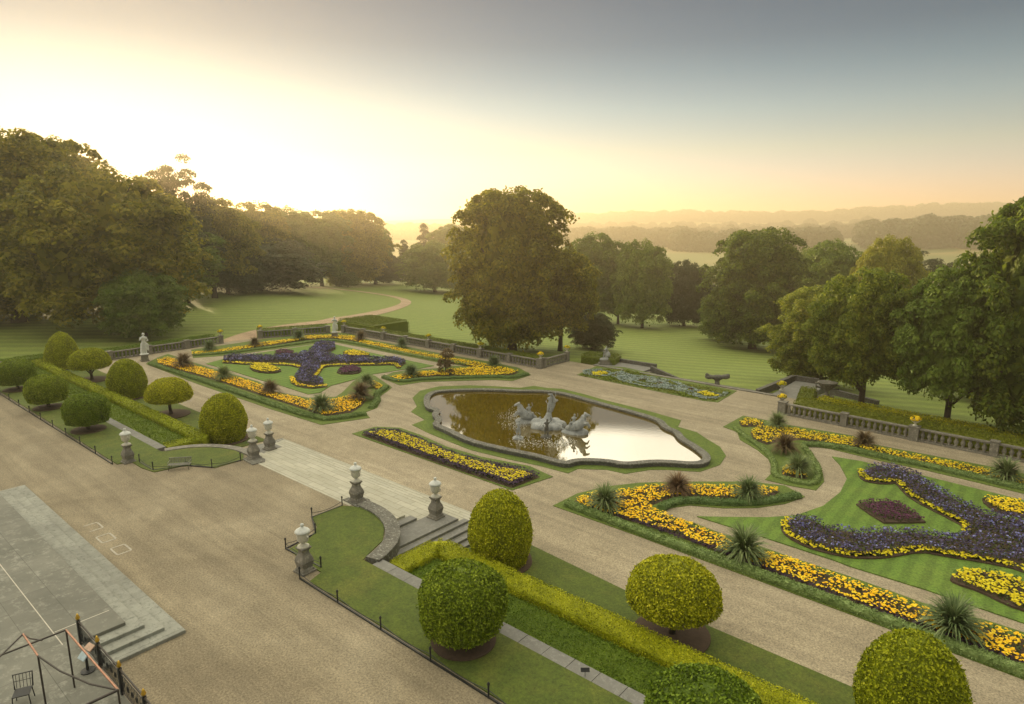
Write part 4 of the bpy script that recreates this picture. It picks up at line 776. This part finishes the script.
def fig(x, y, z, s=1, arm=1, lean=0, seat=False):    # standing or seated figure as limb chains; z is the height of its feet or seat
    def q(a, b, c): return (x + (a + lean * c) * s, y + b * s, z + c * s)
    L = [[(q(-.11, 0, .08), .07 * s), (q(-.12, -.02, .45), .075 * s), (q(-.1, 0, .88), .11 * s)], [(q(.13, -.05, .08), .07 * s), (q(.14, -.1, .48), .08 * s), (q(.1, 0, .88), .11 * s)]] if not seat else [[(q(-.1, 0, .1), .12 * s), (q(-.2, -.4, .2), .1 * s), (q(-.22, -.5, -.25), .07 * s)], [(q(.1, 0, .1), .12 * s), (q(.25, -.35, .15), .1 * s), (q(.3, -.5, -.3), .07 * s)]]
    o = 0 if not seat else -.75
    T = [(q(0, 0, .92 + o), .17 * s), (q(.01, 0, 1.12 + o), .14 * s), (q(0, 0, 1.35 + o), .18 * s), (q(0, 0, 1.47 + o), .08 * s), (q(0, -.02, 1.56 + o), .065 * s), (q(.01, -.03, 1.66 + o), .115 * s)]
    if arm == 1: A = [[(q(.2, 0, 1.38 + o), .07 * s), (q(.36, -.12, 1.6 + o), .055 * s), (q(.3, -.15, 1.9 + o), .045 * s)], [(q(-.2, 0, 1.38 + o), .07 * s), (q(-.34, 0, 1.12 + o), .055 * s), (q(-.2, -.18, .98 + o), .045 * s)]]
    else: A = [[(q(.2, 0, 1.38 + o), .07 * s), (q(.32, -.02, 1.12 + o), .055 * s), (q(.16, -.2, 1.1 + o), .045 * s)], [(q(-.2, 0, 1.38 + o), .07 * s), (q(-.28, -.1, 1.2 + o), .055 * s), (q(-.08, -.2, 1.45 + o), .045 * s)]]
    return L + [T] + A
def horse(x, y, z, d, s=1):                          # rearing sea horse facing +x*d
    q = lambda a, c, b=0: (x + a * d * s, y + b * s, z + c * s)
    return [[(q(-1.0, -.1), .12 * s), (q(-.8, .25), .25 * s), (q(-.3, .45), .42 * s), (q(.2, .7), .42 * s), (q(.5, 1.05), .3 * s), (q(.62, 1.4), .2 * s), (q(.7, 1.65), .17 * s), (q(.98, 1.6), .11 * s), (q(1.1, 1.52), .07 * s)],
            [(q(.4, .7, .15), .15 * s), (q(.85, .75, .2), .1 * s), (q(1.0, .45, .2), .06 * s)], [(q(.4, .8, -.15), .15 * s), (q(.95, 1.0, -.2), .1 * s), (q(1.2, .75, -.2), .06 * s)],
            [(q(-1.0, 0), .12 * s), (q(-1.35, .2), .1 * s), (q(-1.3, .55), .07 * s), (q(-1.1, .7), .04 * s)], [(q(.6, 1.78, .06), .05 * s), (q(.62, 1.9, .08), .02 * s)], [(q(.45, 1.5), .1 * s), (q(.3, 1.2), .12 * s), (q(.1, 1.0), .1 * s)]]
fx, fy = G(548, 426, -1.0); ft = thing('fountain_sculpture', 'blue grey standing figure on a lobed rock at the middle of the pond', 'sculpture', (fx, fy, -1.04), R_(YAW))
sculpt('rock_base', [], M['lead'], ft, .07, [((1.1 * math.cos(a), .9 * math.sin(a), .15 + .1 * math.sin(a * 3)), (.6, .55, .42)) for a in np.linspace(0, 6.28, 8)[:-1]] + [((0, 0, .35), (.8, .7, .45)), ((0, 0, .7), (.42, .4, .4)), ((.05, 0, 1.1), (.28, .28, .3))])
sculpt('standing_figure', fig(.05, 0, 1.05, 1.15, 1, .1), M['lead'], ft, .05); sculpt('drapery', [[((.25, .1, 1.5), .22), ((.45, .1, 2.0), .2), ((.55, 0, 2.5), .16), ((.3, 0, 2.95), .12), ((.0, 0, 3.0), .07)], [((.5, 0, 2.3), .15), ((.8, -.1, 2.45), .1)]], M['lead'], ft, .05)
def px_off(dx, dy): a, b_ = G(548 + dx, 426 + dy, -1.0); return a, b_
for (dx, dy), d, s, lab in (((-22, -4), -1, 1.0, 'weathered sea horse with rider on the left of the pond rock'), ((29, 7), 1, 1.0, 'weathered sea horse with rider on the right of the pond rock')):
    a, b_ = px_off(dx, dy); t = thing('sea_horse_sculpture', lab, 'sculpture', (a, b_, -1.1), R_(YAW + (20 if d < 0 else -25))); sculpt('sea_horse', horse(0, 0, .15, d, 1.05), M['lead'], t, .05); sculpt('rider', fig(-.35 * d, 0, .85, .95, 1, .12 * d, True), M['lead'], t, .045); sculpt('rock', [], M['lead'], t, .07, [((-.3 * d, 0, .05), (1.2, .6, .32)), ((.3 * d, .2, .2), (.7, .5, .3))])
for (dx, dy), lab in (((-30, 12), 'small stone child figure rising from the water left front'), ((-2, 11), 'small stone child figure rising from the water below the central rock')):
    a, b_ = px_off(dx, dy); t = thing('child_sculpture', lab, 'sculpture', (a, b_, -1.1), R_(YAW)); sculpt('figure', fig(0, 0, .05, .95, 1, .05), M['dark_stone'] if dx > -5 else M['lead'], t, .045, [((0, 0, .1), (.5, .4, .22))])
dr = MB()
for _ in range(800):
    c = random.choice([(-8, 18), (-26, 16), (18, 16), (-32, 0), (-36, -8), (-30, -12), (12, 17)]); a, b_ = px_off(c[0] + random.gauss(0, 7), c[1] + random.gauss(0, 2.6)); s = random.uniform(.012, .04); dr.ball((a, b_, -1.03 + abs(random.gauss(0, .12))), (s, s, s * .7), 5, 3)
tag(dr.build('fountain_spray', M['splash']), 'white drops and foam splashing round the pond sculptures', 'water spray', kind='stuff')

# ------------------------------------------------------------------ vases on pedestals
def vase_thing(loc, label, s=1):
    t = thing('lidded_vase', label, 'vase', loc, R_(3), 'lidded white vases on stone pedestals'); mb = MB()
    mb.box(-.42, .42, -.42, .42, 0, .1); mb.lathe([(.5, .1), (.46, .2), (.4, .25), (.44, .42), (.5, .6), (.43, .8), (.3, 1.0), (.27, 1.15), (.36, 1.25), (.42, 1.3), (.42, 1.36)], n=4, sq=1); mb.build('pedestal', M['stone'], t, bevel=.02)
    v = MB(); v.lathe([(.3, 1.36), (.3, 1.42), (.13, 1.52), (.1, 1.6), (.2, 1.64), (.29, 1.75), (.3, 1.95), (.31, 2.12), (.34, 2.16)], n=16);
    for k in range(8): a = k * math.pi / 4; v.tube([(.19 * math.cos(a), .19 * math.sin(a), 1.66), (.285 * math.cos(a), .285 * math.sin(a), 1.95), (.31 * math.cos(a), .31 * math.sin(a), 2.12)], .025, 5)
    vo = v.build('vase', M['terracotta'], t, smooth=True)
    for sg in (1, -1): hh = MB(); hh.tube([(sg * x, 0, z) for x, z in ((.3, 2.08), (.44, 2.0), (.4, 1.8), (.27, 1.76))], .035, 6); hh.build('handle', M['terracotta'], vo, smooth=True)
    l = MB(); l.lathe([(.37, 2.16), (.39, 2.2), (.33, 2.28), (.17, 2.38), (.08, 2.42), (.06, 2.47), (.1, 2.52), (.09, 2.58), (.03, 2.63)], n=16); l.build('lid', M['marble'], t, smooth=True); t.scale = (s, s, s); return t
v0 = vase_thing((*G(305, 571, 0), 0), 'lidded white vase at the near grass corner, the one closest to the camera', .97)
for (px, py, z), lab in (((357, 501, .02), 'lidded white vase at the top of the pale steps, by the near grass'), ((436, 517, -.45), 'lidded white vase on the grey landing beside the near side steps'), ((128.5, 462, 0), 'lidded white vase on the far left, near the slatted bench'), ((254, 458, .02), 'lidded white vase on the far side of the pale steps, left one of the pair'), ((270, 449, -.45), 'lidded white vase on the far side of the pale steps, right one of the pair')):
    dup(v0, (*G(px, py, z), z), R_(3), lab, .97)
for x, y, z, lab in ((357, 501, 0, 'low broken stone block under the vase at top of the pale steps'), (254, 460, 0, 'low broken stone block under the left vase of the far pair')):
    a, b_ = G(x, y, z); t = MB(); t.slab([(a - .8, b_ - .5), (a + .9, b_ - .6), (a + 1.0, b_ + .3), (a + .5, b_ + .6), (a - .7, b_ + .55)], 0, .02 + .04); o = t.build('stone_plinth', M['lichen'], bevel=.02); tag(o, lab, 'plinth')

# ------------------------------------------------------------------ balustrades
BAL = MB(); BAL.lathe([(.09, 0), (.09, .06), (.055, .1), (.1, .25), (.115, .34), (.07, .48), (.05, .56), (.085, .6), (.085, .66)], n=8)
balm = BAL.build('baluster', M['stone'], smooth=True); COL.objects.unlink(balm)
def balustrade(label, p, q, z, bay=5.2, s=1.25, every=.46):
    t = thing('balustrade', label, 'balustrade', (p[0], p[1], z)); d = Vector((q[0] - p[0], q[1] - p[1])); L = d.length; d.normalize(); at = lambda k: (p[0] + d.x * k, p[1] + d.y * k)
    mb = MB(); mb.obox(at(0), at(L), .42, z, z + .16); mb.build('plinth', M['stone'], t, True, bevel=.01); mb = MB(); mb.obox(at(0), at(L), .4, z + .98, z + 1.12); mb.build('rail', M['stone'], t, True, bevel=.02)
    nb = max(1, round(L / bay)); bw = L / nb
    for i in range(nb + 1): c = at(i * bw); mb = MB(); w = .36 if i % 2 == 0 else .28; mb.box(-w, w, -w, w, .005, 1.2); mb.box(-w - .05, w + .05, -w - .05, w + .05, 1.2, 1.27); o = mb.build('pier', M['stone'], t, bevel=.01); o.location = (c[0] - p[0], c[1] - p[1], 0); o.rotation_euler = (0, 0, math.atan2(d.y, d.x))
    n = 0
    for i in range(nb):
        m = max(1, int((bw - .8) / every))
        for k in range(m):
            c = at(i * bw + .4 + (k + .5) * (bw - .8) / m); o = bpy.data.objects.new('baluster', balm.data); link(o, t); o.location = (c[0] - p[0], c[1] - p[1], .16); o.scale = (1.55, 1.55, .82 / .66); n += 1
    return t
Bz = -1.2
balustrade('right balustrade of grey stone running below the front chestnuts', (-19.3, 63.0), (14, 61.0), Bz, 5.2)
balustrade('rear left balustrade from the far statue to the pond corner', (-91, 63.6), (-49.4, 63.6), Bz, 5.2, every=.46)
balustrade('short return balustrade from the pond corner toward the park', (-49.4, 64.1), (-49.4, 69.3), Bz, 5.2)
balustrade('left balustrade beyond the near white statue', (-96.5, 30), (-97.2, 45.6), Bz, 5.0)
balustrade('left balustrade between park path gate and far statue', (-96.8, 51.8), (-92.8, 61.6), Bz, 5.2)
def flower_urn(x, y, z, label):
    t = thing('flower_urn', label, 'urn', (x, y, z), 0, 'stone urns of yellow flowers on the balustrade'); mb = MB(); mb.lathe([(.2, 0), (.2, .06), (.08, .14), (.08, .22), (.25, .36), (.38, .5), (.42, .55), (.36, .56)], n=14); mb.build('bowl', M['terracotta'], t, smooth=True)
    n = 90; d = RNG.normal(0, 1, (n, 3)); d /= np.linalg.norm(d, axis=1, keepdims=True); d[:, 2] = abs(d[:, 2]); P = d * [.42, .42, .3] + [0, 0, .55]; V, F = cards(P, d, .16, .3, .9); npmesh('blooms', V, F, M['yellow'], t)
    V, F = cards(P * [.95, .95, .92], d, .2, .6); npmesh('leaves', V, F, M['broad'], t); return t
zt = Bz + 1.27; nb = round(math.hypot(33.3, 2) / 5.2); u0 = flower_urn(-49.4, 63.6, zt, 'flower urn on the balustrade corner behind the pond')
for x, y, lab in ((-49.4, 69.3, 'flower urn at the park end of the short return balustrade'), (-91 + 41.6 / 8 * 6, 63.6, 'flower urn on rear left balustrade nearest the largest tree'), (-91 + 41.6 / 8 * 4, 63.6, 'flower urn at the middle of the rear left balustrade'), (-91 + 41.6 / 8 * 2, 63.6, 'flower urn on rear left balustrade nearest the far statue'), (-91, 63.6, 'flower urn right behind the far statue'), (-97.2, 45.6, 'flower urn left of the park path gate'), (-96.8, 51.8, 'flower urn right of the park path gate'), (-19.3 + 33.3 * 2 / nb * 1, 63.0 - 2 * 2 / nb, 'flower urn on the right balustrade in front of the chestnuts')):
    dup(u0, (x, y, zt), random.uniform(0, 3), lab)
dup(u0, (-19.6, 63.6, zt - .3), 0, 'flower urn at the left end of the right balustrade'); dup(u0, (*G(782, 383, -.5), -1.3), 0, 'flower urn beyond the flat hedge, nearest the sloping lawn', 1.2)
# hedges behind the balustrades
def bhedge(label, line, w, h, m, z=None, size=.16, dens=90):
    z = -1.9 if z is None else z; t = thing('park_hedge', label, 'hedge', (line[0][0], line[0][1], z)); strip_hedge('foliage', line, w, z, h, m, t, dens, size)
bhedge('flat topped green hedge behind the right balustrade', [(-18.6, 65.2), (14, 63.2)], 2.6, 1.85, M['hedge_green']); bhedge('low hedge with sunlit gold put into its leaf colour, between flat green hedge and stone urn', [(-17.5, 68.2), (0, 66.2)], 2.6, 1.6, M['gold_yew']); bhedge('short green hedge beside the park steps on the right', [(-18.4, 67), (-19.4, 71.5)], 1.6, 1.75, M['hedge_green'])  # low hedge: sun on its top is put into the leaf colour
bhedge('green hedge behind the rear left balustrade', [(-92, 65.6), (-50.8, 65.4)], 1.8, 1.75, M['hedge_green']); bhedge('dark hedge behind the left balustrade, past the white statue', [(-98.6, 29), (-99.4, 45.5)], 1.6, 1.85, M['dark_yew']); bhedge('dark hedge behind the left balustrade, right of the park gate', [(-99, 52.5), (-95, 63)], 1.6, 1.85, M['dark_yew'])
bhedge('green hedge block with flat top beyond the far statue', [(-96, 69.5), (-86, 69.5)], 8, 2.3, M['hedge_green']); bhedge('low dark hedge at the end of the gravel behind the left topiaries', [(-100, 17), (-100, 27.5)], 1.8, 2.0, M['dark_yew'])
bhedge('low dark bushes beside the grey statue near the park steps', [(-48, 71.5), (-43.5, 72.6)], 3, 1.7, M['hedge_green'])

# ------------------------------------------------------------------ park steps and parapets behind the carpet bed
t = thing('park_steps', 'narrow grey stone steps descending behind the carpet bed to the park', 'steps', (-42, 71, -1.2))
mb = MB(); mb.box(-45.5, -38.6, 69.6, 73.4, -4, -1.19); mb.build('landing', M['side_steps'], t, True, bevel=.02)
for k in range(7): mb = MB(); mb.box(-38.6 + k * .55, -38.05 + k * .55, 69.6, 71.8, -4.1, -1.25 - (k + 1) * .15); mb.build('tread', M['stone'], t, True, bevel=.015)
mb = MB(); mb.box(-34.7, -19.4, 69.6, 71.4, -4, -2.0); mb.build('lower_path', M['side_steps'], t, True); mb = MB(); mb.obox((-45.5, 73.5), (-38.4, 73.5), .4, -3.5, -.75); mb.build('parapet', M['dark_stone'], t, True, bevel=.03)
mb = MB(); v = [(-38.4, 71.9, -.75), (-34.4, 71.9, -1.75), (-34.4, 72.3, -1.75), (-38.4, 72.3, -.75)]; mb.add(v + [(x, y, z - 1.2) for x, y, z in v], [(0, 1, 2, 3), (7, 6, 5, 4), (0, 4, 5, 1), (1, 5, 6, 2), (2, 6, 7, 3), (3, 7, 4, 0)]); mb.obox((-34.4, 72.1), (-20, 72.1), .35, -3, -1.7); mb.build('sloping_parapet', M['dark_stone'], t, True)
wall_line('stone_kerb', 'long pale stone kerb along the far edge of the gravel behind the carpet bed', [(-45.2, 69.5), (-21.2, 69.3)], .35, -1.6, -1.08, M['stone'], 'kerb')
mb = MB(); mb.box(-23, -19.6, 69.6, 79, -4, -1.5); struct('park_gate_path', mb, M['side_steps'])
wall_line('parapet_wall', 'low dark parapet wall on the left side of the right park exit', [(-24.2, 69.9), (-23.4, 79.5), (-20.5, 79.4)], .4, -3, -.95, M['dark_stone']); wall_line('parapet_wall', 'long low dark parapet wall from right park exit toward the stone urn', [(-18.8, 78), (-13.5, 75.6)], .35, -3, -1.5, M['dark_stone'])
# statues
def statue(label, loc, ry, h, ped, m, arm, pm=None, lean=.04):
    t = thing('statue', label, 'statue', loc, ry); mb = MB(); mb.box(-.5, .5, -.5, .5, 0, .15); mb.box(-.4, .4, -.4, .4, .15, ped - .12); mb.box(-.47, .47, -.47, .47, ped - .12, ped); mb.build('pedestal', pm or M['stone'], t, bevel=.02)
    s = h / 1.78; ch = fig(0, 0, ped + .02, s, arm, lean) + [[((-.1 * s, .05, ped + .3), .16 * s), ((-.05, .08, ped + .8 * s), .18 * s), ((.1, .05, ped + 1.0 * s), .15 * s), ((.3 * s, -.05, ped + .8 * s), .09 * s), ((.33 * s, -.05, ped + .35 * s), .07 * s)]]; sculpt('figure', ch, m, t, .05, [((0, 0, ped + .06), (.36 * s, .32 * s, .1))]); return t
statue('white marble statue of a standing figure, nearer of the two by the left balustrade', (*G(145, 361), -1.2), R_(80), 2.9, .9, M['marble'], 2)
statue('white marble statue of a standing figure at the far balustrade corner', (*G(318, 335), -1.2) if False else (*G(335, 338), -1.2), R_(40), 2.6, .9, M['marble'], 0)
x, y = G(605, 364); t = thing('statue_group', 'grey stone group of figures on a base beside the park steps', 'statue', (x, y, -1.3), R_(YAW)); mb = MB(); mb.box(-.9, .9, -.6, .6, 0, .35); mb.box(-.7, .7, -.5, .5, .35, .7); mb.build('base', M['stone'], t, bevel=.03); sculpt('figures', fig(-.2, 0, .7, 1.0, 1, .2) + fig(.45, .1, .6, .85, 2, -.15), M['lead'], t, .05, [((0, 0, .75), (.75, .5, .25)), ((.35, 0, 1.3), (.35, .3, .4))])
x, y = G(733 - 16, 384); t = thing('stone_table', 'grey stone animal trough on a stout foot at the gravel edge behind the carpet bed', 'sculpture', (x, y, -1.5), R_(YAW)); mb = MB(); mb.lathe([(.6, 0), (.6, .15), (.3, .3), (.26, .7), (.5, .9)], n=12); mb.build('foot', M['stone'], t); sculpt('trough', [], M['dark_stone'], t, .06, [((-.9, 0, 1.15), (.55, .4, .28)), ((0, 0, 1.1), (.9, .45, .3)), ((.9, 0, 1.15), (.55, .4, .28)), ((-1.2, 0, 1.4), (.22, .25, .2)), ((1.2, 0, 1.35), (.22, .25, .15))])
x, y = G(826, 400); t = thing('stone_urn', 'big weathered stone urn on a block between the hedges and the front chestnut', 'urn', (x, y, -1.6), 0); mb = MB(); mb.box(-1.0, 1.0, -.8, .8, 0, .55); mb.box(-.6, .6, -.6, .6, .55, .85); mb.build('block', M['stone'], t, bevel=.04); mb = MB(); mb.lathe([(.4, .85), (.4, .95), (.18, 1.1), (.16, 1.35), (.45, 1.6), (.8, 1.95), (.95, 2.25), (1.0, 2.3), (.9, 2.32), (.6, 2.1)], n=20); mb.tube([(.85, 0, 2.1), (1.15, 0, 2.1), (1.1, 0, 1.7), (.5, 0, 1.6)], .08, 8); mb.tube([(-.85, 0, 2.1), (-1.15, 0, 2.1), (-1.1, 0, 1.7), (-.5, 0, 1.6)], .08, 8); mb.build('urn_bowl', M['stone'], t, smooth=True)

# ------------------------------------------------------------------ low post fences
def fence(label, posts, rail_z=.22):
    t = thing('low_fence', label, 'fence', (*posts[0], 0)); L = t.location; mb = MB()
    for p, q in zip(posts[:-1], posts[1:]):
        pts = [(p[0] + (q[0] - p[0]) * k / 8 - L.x, p[1] + (q[1] - p[1]) * k / 8 - L.y, .32 - .16 * math.sin(math.pi * k / 8)) for k in range(9)]; mb.tube(pts, .017, 5); mb.obox((p[0] - L.x, p[1] - L.y), (q[0] - L.x, q[1] - L.y), .06, -.02, .075)
    mb.build('chain', M['rail'], t)
    for p in posts: mb = MB(); mb.lathe([(.045, -.1), (.045, .02), (.035, .05), (.035, .52), (.055, .54), (.055, .6), (.02, .66)], n=8); o = mb.build('post', M['rail'], t); o.location = (p[0] - L.x, p[1] - L.y, 0)
fence('low dark post fence along the near grass strip, running off the bottom', [(-26.5 + 3.1 * k, 15.25) for k in range(9)]); fence('low dark post fence curving round the grass by the nearest vase', [(-26.6, 16.5), (-27.5, 16.2)] [:1] + [(-29.7, 16.4), (-30.0, 18.4), (-31.9, 19.4), (-31.9, 21.5)])
fence('low dark post fence along the far left grass strip', [(-50.3 - 3.32 * k, 15.0 - .02 * k) for k in range(12)]); fence('low dark post fence curving behind the slatted bench', [(-49.2, 16.4), (-46.8, 16.4), (-46.0, 18.3), (-44.2, 19.3), (-44.0, 21.3)])
# slatted bench
bx, by = G(180, 469, 0); t = thing('garden_bench', 'grey slatted bench on dark legs at the gravel edge by the far vase', 'bench', (bx, by, 0), R_(YAW + 10))
for k in range(5): mb = MB(); mb.box(-.85, .85, -.28 + k * .12, -.2 + k * .12, .43, .46); mb.build('slat', M['white_paint'], t)
mb = MB(); 
for k in range(13): mb.box(-.84 + k * .135, -.77 + k * .135, .3, .33, .5, .86)
mb.box(-.88, .88, .29, .34, .86, .92); mb.build('backrest', M['white_paint'], t)
for sx in (-.7, .7):
    for sy in (-.24, .28): mb = MB(); mb.tube([(sx, sy, .43), (sx * 1.12, sy * 1.3, 0)], .025, 6); mb.build('leg', M['rail'], t)
    t.scale = (.85, .85, .85)
    mb = MB(); mb.tube([(sx * 1.1, -.25, .46), (sx * 1.15, -.28, .66), (sx * 1.15, .3, .7)], .022, 6); mb.build('armrest', M['white_paint'], t)
# small sign in the near grass
sx, sy = G(585, 677, 0); t = thing('plant_sign', 'small black plant sign on a short stake beside the near coping', 'sign', (sx, sy, 0), R_(YAW)); mb = MB(); mb.tube([(0, 0, -.05), (0, .02, .28)], .012, 6); mb.build('stake', M['rail'], t); mb = MB(); mb.add([(-.17, -.03, .24), (.17, -.03, .24), (.17, .06, .36), (-.17, .06, .36), (-.17, -.02, .225), (.17, -.02, .225), (.17, .07, .345), (-.17, .07, .345)], [(0, 1, 2, 3), (7, 6, 5, 4), (0, 4, 5, 1), (1, 5, 6, 2), (2, 6, 7, 3), (3, 7, 4, 0)]); mb.build('plate', M['rail'], t)
# pale outlines set in the gravel
for (x, y), lab in (((93.5, 527), 'pale open outline set in gravel, farthest of the three near the terrace'), ((106, 538), 'pale rectangular outline set in gravel, middle of the three near the terrace'), ((121, 549.5), 'pale rectangular outline set in gravel, nearest of the three near the terrace')):
    a, b_ = G(x, y, 0); t = MB(); w, d = .5, .34; sgs = [((-w, -d), (-w, d)), ((w, -d), (w, d)), ((-w + .05, d), (w - .05, d)), ((-w + .05, -d), (w - .05, -d))]
    if 'open' in lab: sgs = sgs[:3]
    for p, q in sgs: t.obox((a + p[0], b_ + p[1]), (a + q[0], b_ + q[1]), .09, -.02, .012)
    tag(t.build('gravel_marker', M['chalk']), lab, 'marker', 'three pale outlines in the gravel')

# ------------------------------------------------------------------ house terrace, railing, canopy frame
t = thing('terrace_steps', 'grey green stone house terrace with three steps at the bottom left', 'terrace', (-40, 6, 0))
for k, z in enumerate((.15, .3, .45, .6)):
    mb = MB(); o = (0, .62, 1.2, 1.75)[k]; mb.box(-50.2 + o, -26.4 - o * 1.0, 3 if k < 3 else -30, 9.8 - o * .95, -.05 + k * .01, z); mb.build('step' if k < 3 else 'paving', M['terrace_tread' if k < 3 else 'terrace'], t, True, bevel=.025)
mb = MB(); mb.box(-50.2, -28.3, -30, 3, -.05, .59); mb.box(-28.3, 0, -30, 6.46, -.05, .597); mb.build('paving_base', M['terrace'], t, True)
mb = MB(); mb.obox((-40, 5.95), (-28.4, 5.95), .035, .55, .606); mb.obox((-29.6, 8.0), (-29.6, 6.0), .04, .55, .604); mb.obox((-40, 3.6), (-31, 3.6), .04, .55, .606); mb.build('pale_joint', M['joint'], t, True)
# iron railing
t = thing('iron_railing', 'black iron railing with gold finials on the terrace edge', 'railing', (-27.9, 6.4, .6)); x0, x1 = -27.9, -15.0
mb = MB(); mb.tube([(x0, 6.45, 1.62), (x1, 6.45, 1.62)], .035, 8); mb.tube([(x0, 6.45, .72), (x1, 6.45, .72)], .025, 6); mb.tube([(x0, 6.45, 1.45), (x1, 6.45, 1.45)], .018, 6); mb.build('rail', M['frame_dark'], t, True)
k = x0 + .12; mb = MB(); i = 0
while k < x1: 
    mb.tube([(k, 6.45, .72), (k, 6.45, 1.45)], .012, 5)
    if i % 3 == 1: mb.tube([(k + .07 * math.cos(a), 6.45, 1.1 + .12 * math.sin(a)) for a in np.linspace(0, 6.28, 10)], .011, 4)
    k += .13; i += 1
mb.build('scrollwork', M['rail'], t, True)
for i in range(6):
    xx = x0 + i * 2.15; mb = MB(); mb.box(xx - .06, xx + .06, 6.39, 6.51, .6, 1.66); mb.build('post', M['rail'], t, True); mb = MB(); mb.lathe([(.03, 0), (.07, .05), (.085, .11), (.05, .17), (.055, .2), (.01, .28)], (xx, 6.45, 1.66), 10); mb.build('finial', M['gold'], t, True, smooth=True)
# canopy frame of bare tubes standing on the terrace
ZC = 2.9; t = thing('canopy_frame', 'bare tubular canopy frame with copper coloured rails at the bottom left corner', 'frame', (*G(73, 692, .6), .6)); P3 = lambda x, y, z: (*G(x, y, z), z)
Bq = P3(66, 630, ZC); Cq = P3(118, 690, ZC); Aq = P3(23, 634, ZC); Dq = P3(38, 656, ZC); Eq = P3(0, 655.5, ZC); Lq = P3(88, 704, ZC); 
ft_ = (Bq[0], Bq[1], .6)
for nm, m, pts, r in (('rail', 'copper', [Bq, Cq], .034), ('rail', 'frame_dark', [Eq, Bq], .03), ('rail', 'copper', [Aq, Dq], .032), ('rail', 'frame_dark', [Aq, P3(-20, 676, ZC)], .03), ('rail', 'frame_dark', [Cq, Lq, P3(40, 735, ZC)], .045),
                      ('curved_rail', 'frame_dark', [Dq, P3(60, 671, ZC - .05), P3(90, 684, ZC - .05), Cq], .03), ('curved_rail', 'frame_dark', [Aq, P3(30, 638.5, ZC), P3(42, 640.5, ZC)], .025)):
    mb = MB(); mb.tube(pts, r, 8); mb.build(nm, M[m], t, True)
for q_ in (Bq, Dq, Cq, P3(-20, 676, ZC)): mb = MB(); mb.tube([q_, (q_[0], q_[1], .6)], .03, 8); mb.build('post', M['frame_dark'], t, True)
# lectern
a, b_ = G(88, 671, .6); t = thing('lectern', 'small lectern with pale blue and apricot panels beside the iron railing', 'lectern', (a, b_, .6), R_(YAW - 30)); mb = MB(); mb.lathe([(.24, 0), (.24, .04), (.05, .08), (.045, .75)], n=12); mb.build('stand', M['rail'], t)
for nm, y0, z0, y1, z1, m in (('lower_panel', -.2, .6, .02, .82, 'panel_blue'), ('upper_panel', .05, .86, .26, .98, 'panel_orange')):
    mb = MB(); mb.add([(-.2, y0, z0), (.2, y0, z0), (.2, y1, z1), (-.2, y1, z1), (-.2, y0 + .02, z0 - .04), (.2, y0 + .02, z0 - .04), (.2, y1 + .02, z1 - .04), (-.2, y1 + .02, z1 - .04)], [(0, 1, 2, 3), (7, 6, 5, 4), (0, 4, 5, 1), (1, 5, 6, 2), (2, 6, 7, 3), (3, 7, 4, 0)]); mb.build(nm, M[m], t)
# dark wire chair under the frame
a, b_ = G(24, 703, .6); t = thing('wire_chair', 'dark wire chair on the terrace at the bottom left edge', 'chair', (a, b_, .6), R_(YAW + 25)); mb = MB(); mb.box(-.25, .25, -.25, .25, .42, .45); mb.build('seat', M['rail'], t); mb = MB(); mb.tube([(-.26, .25, .44), (-.28, .33, .95), (.28, .33, .95), (.26, .25, .44)], .025, 6)
for k in range(5): mb.tube([(-.2 + k * .1, .26, .46), (-.2 + k * .1, .33, .94)], .009, 4)
mb.tube([(-.26, .3, .7), (.26, .3, .7)], .01, 4); mb.build('backrest', M['rail'], t)
for sx in (-.23, .23):
    for sy in (-.23, .23): mb = MB(); mb.tube([(sx, sy, .43), (sx * 1.15, sy * 1.15, 0)], .018, 6); mb.build('leg', M['rail'], t)
for me in list(bpy.data.objects):
    if not me.users_collection: bpy.data.objects.remove(me)
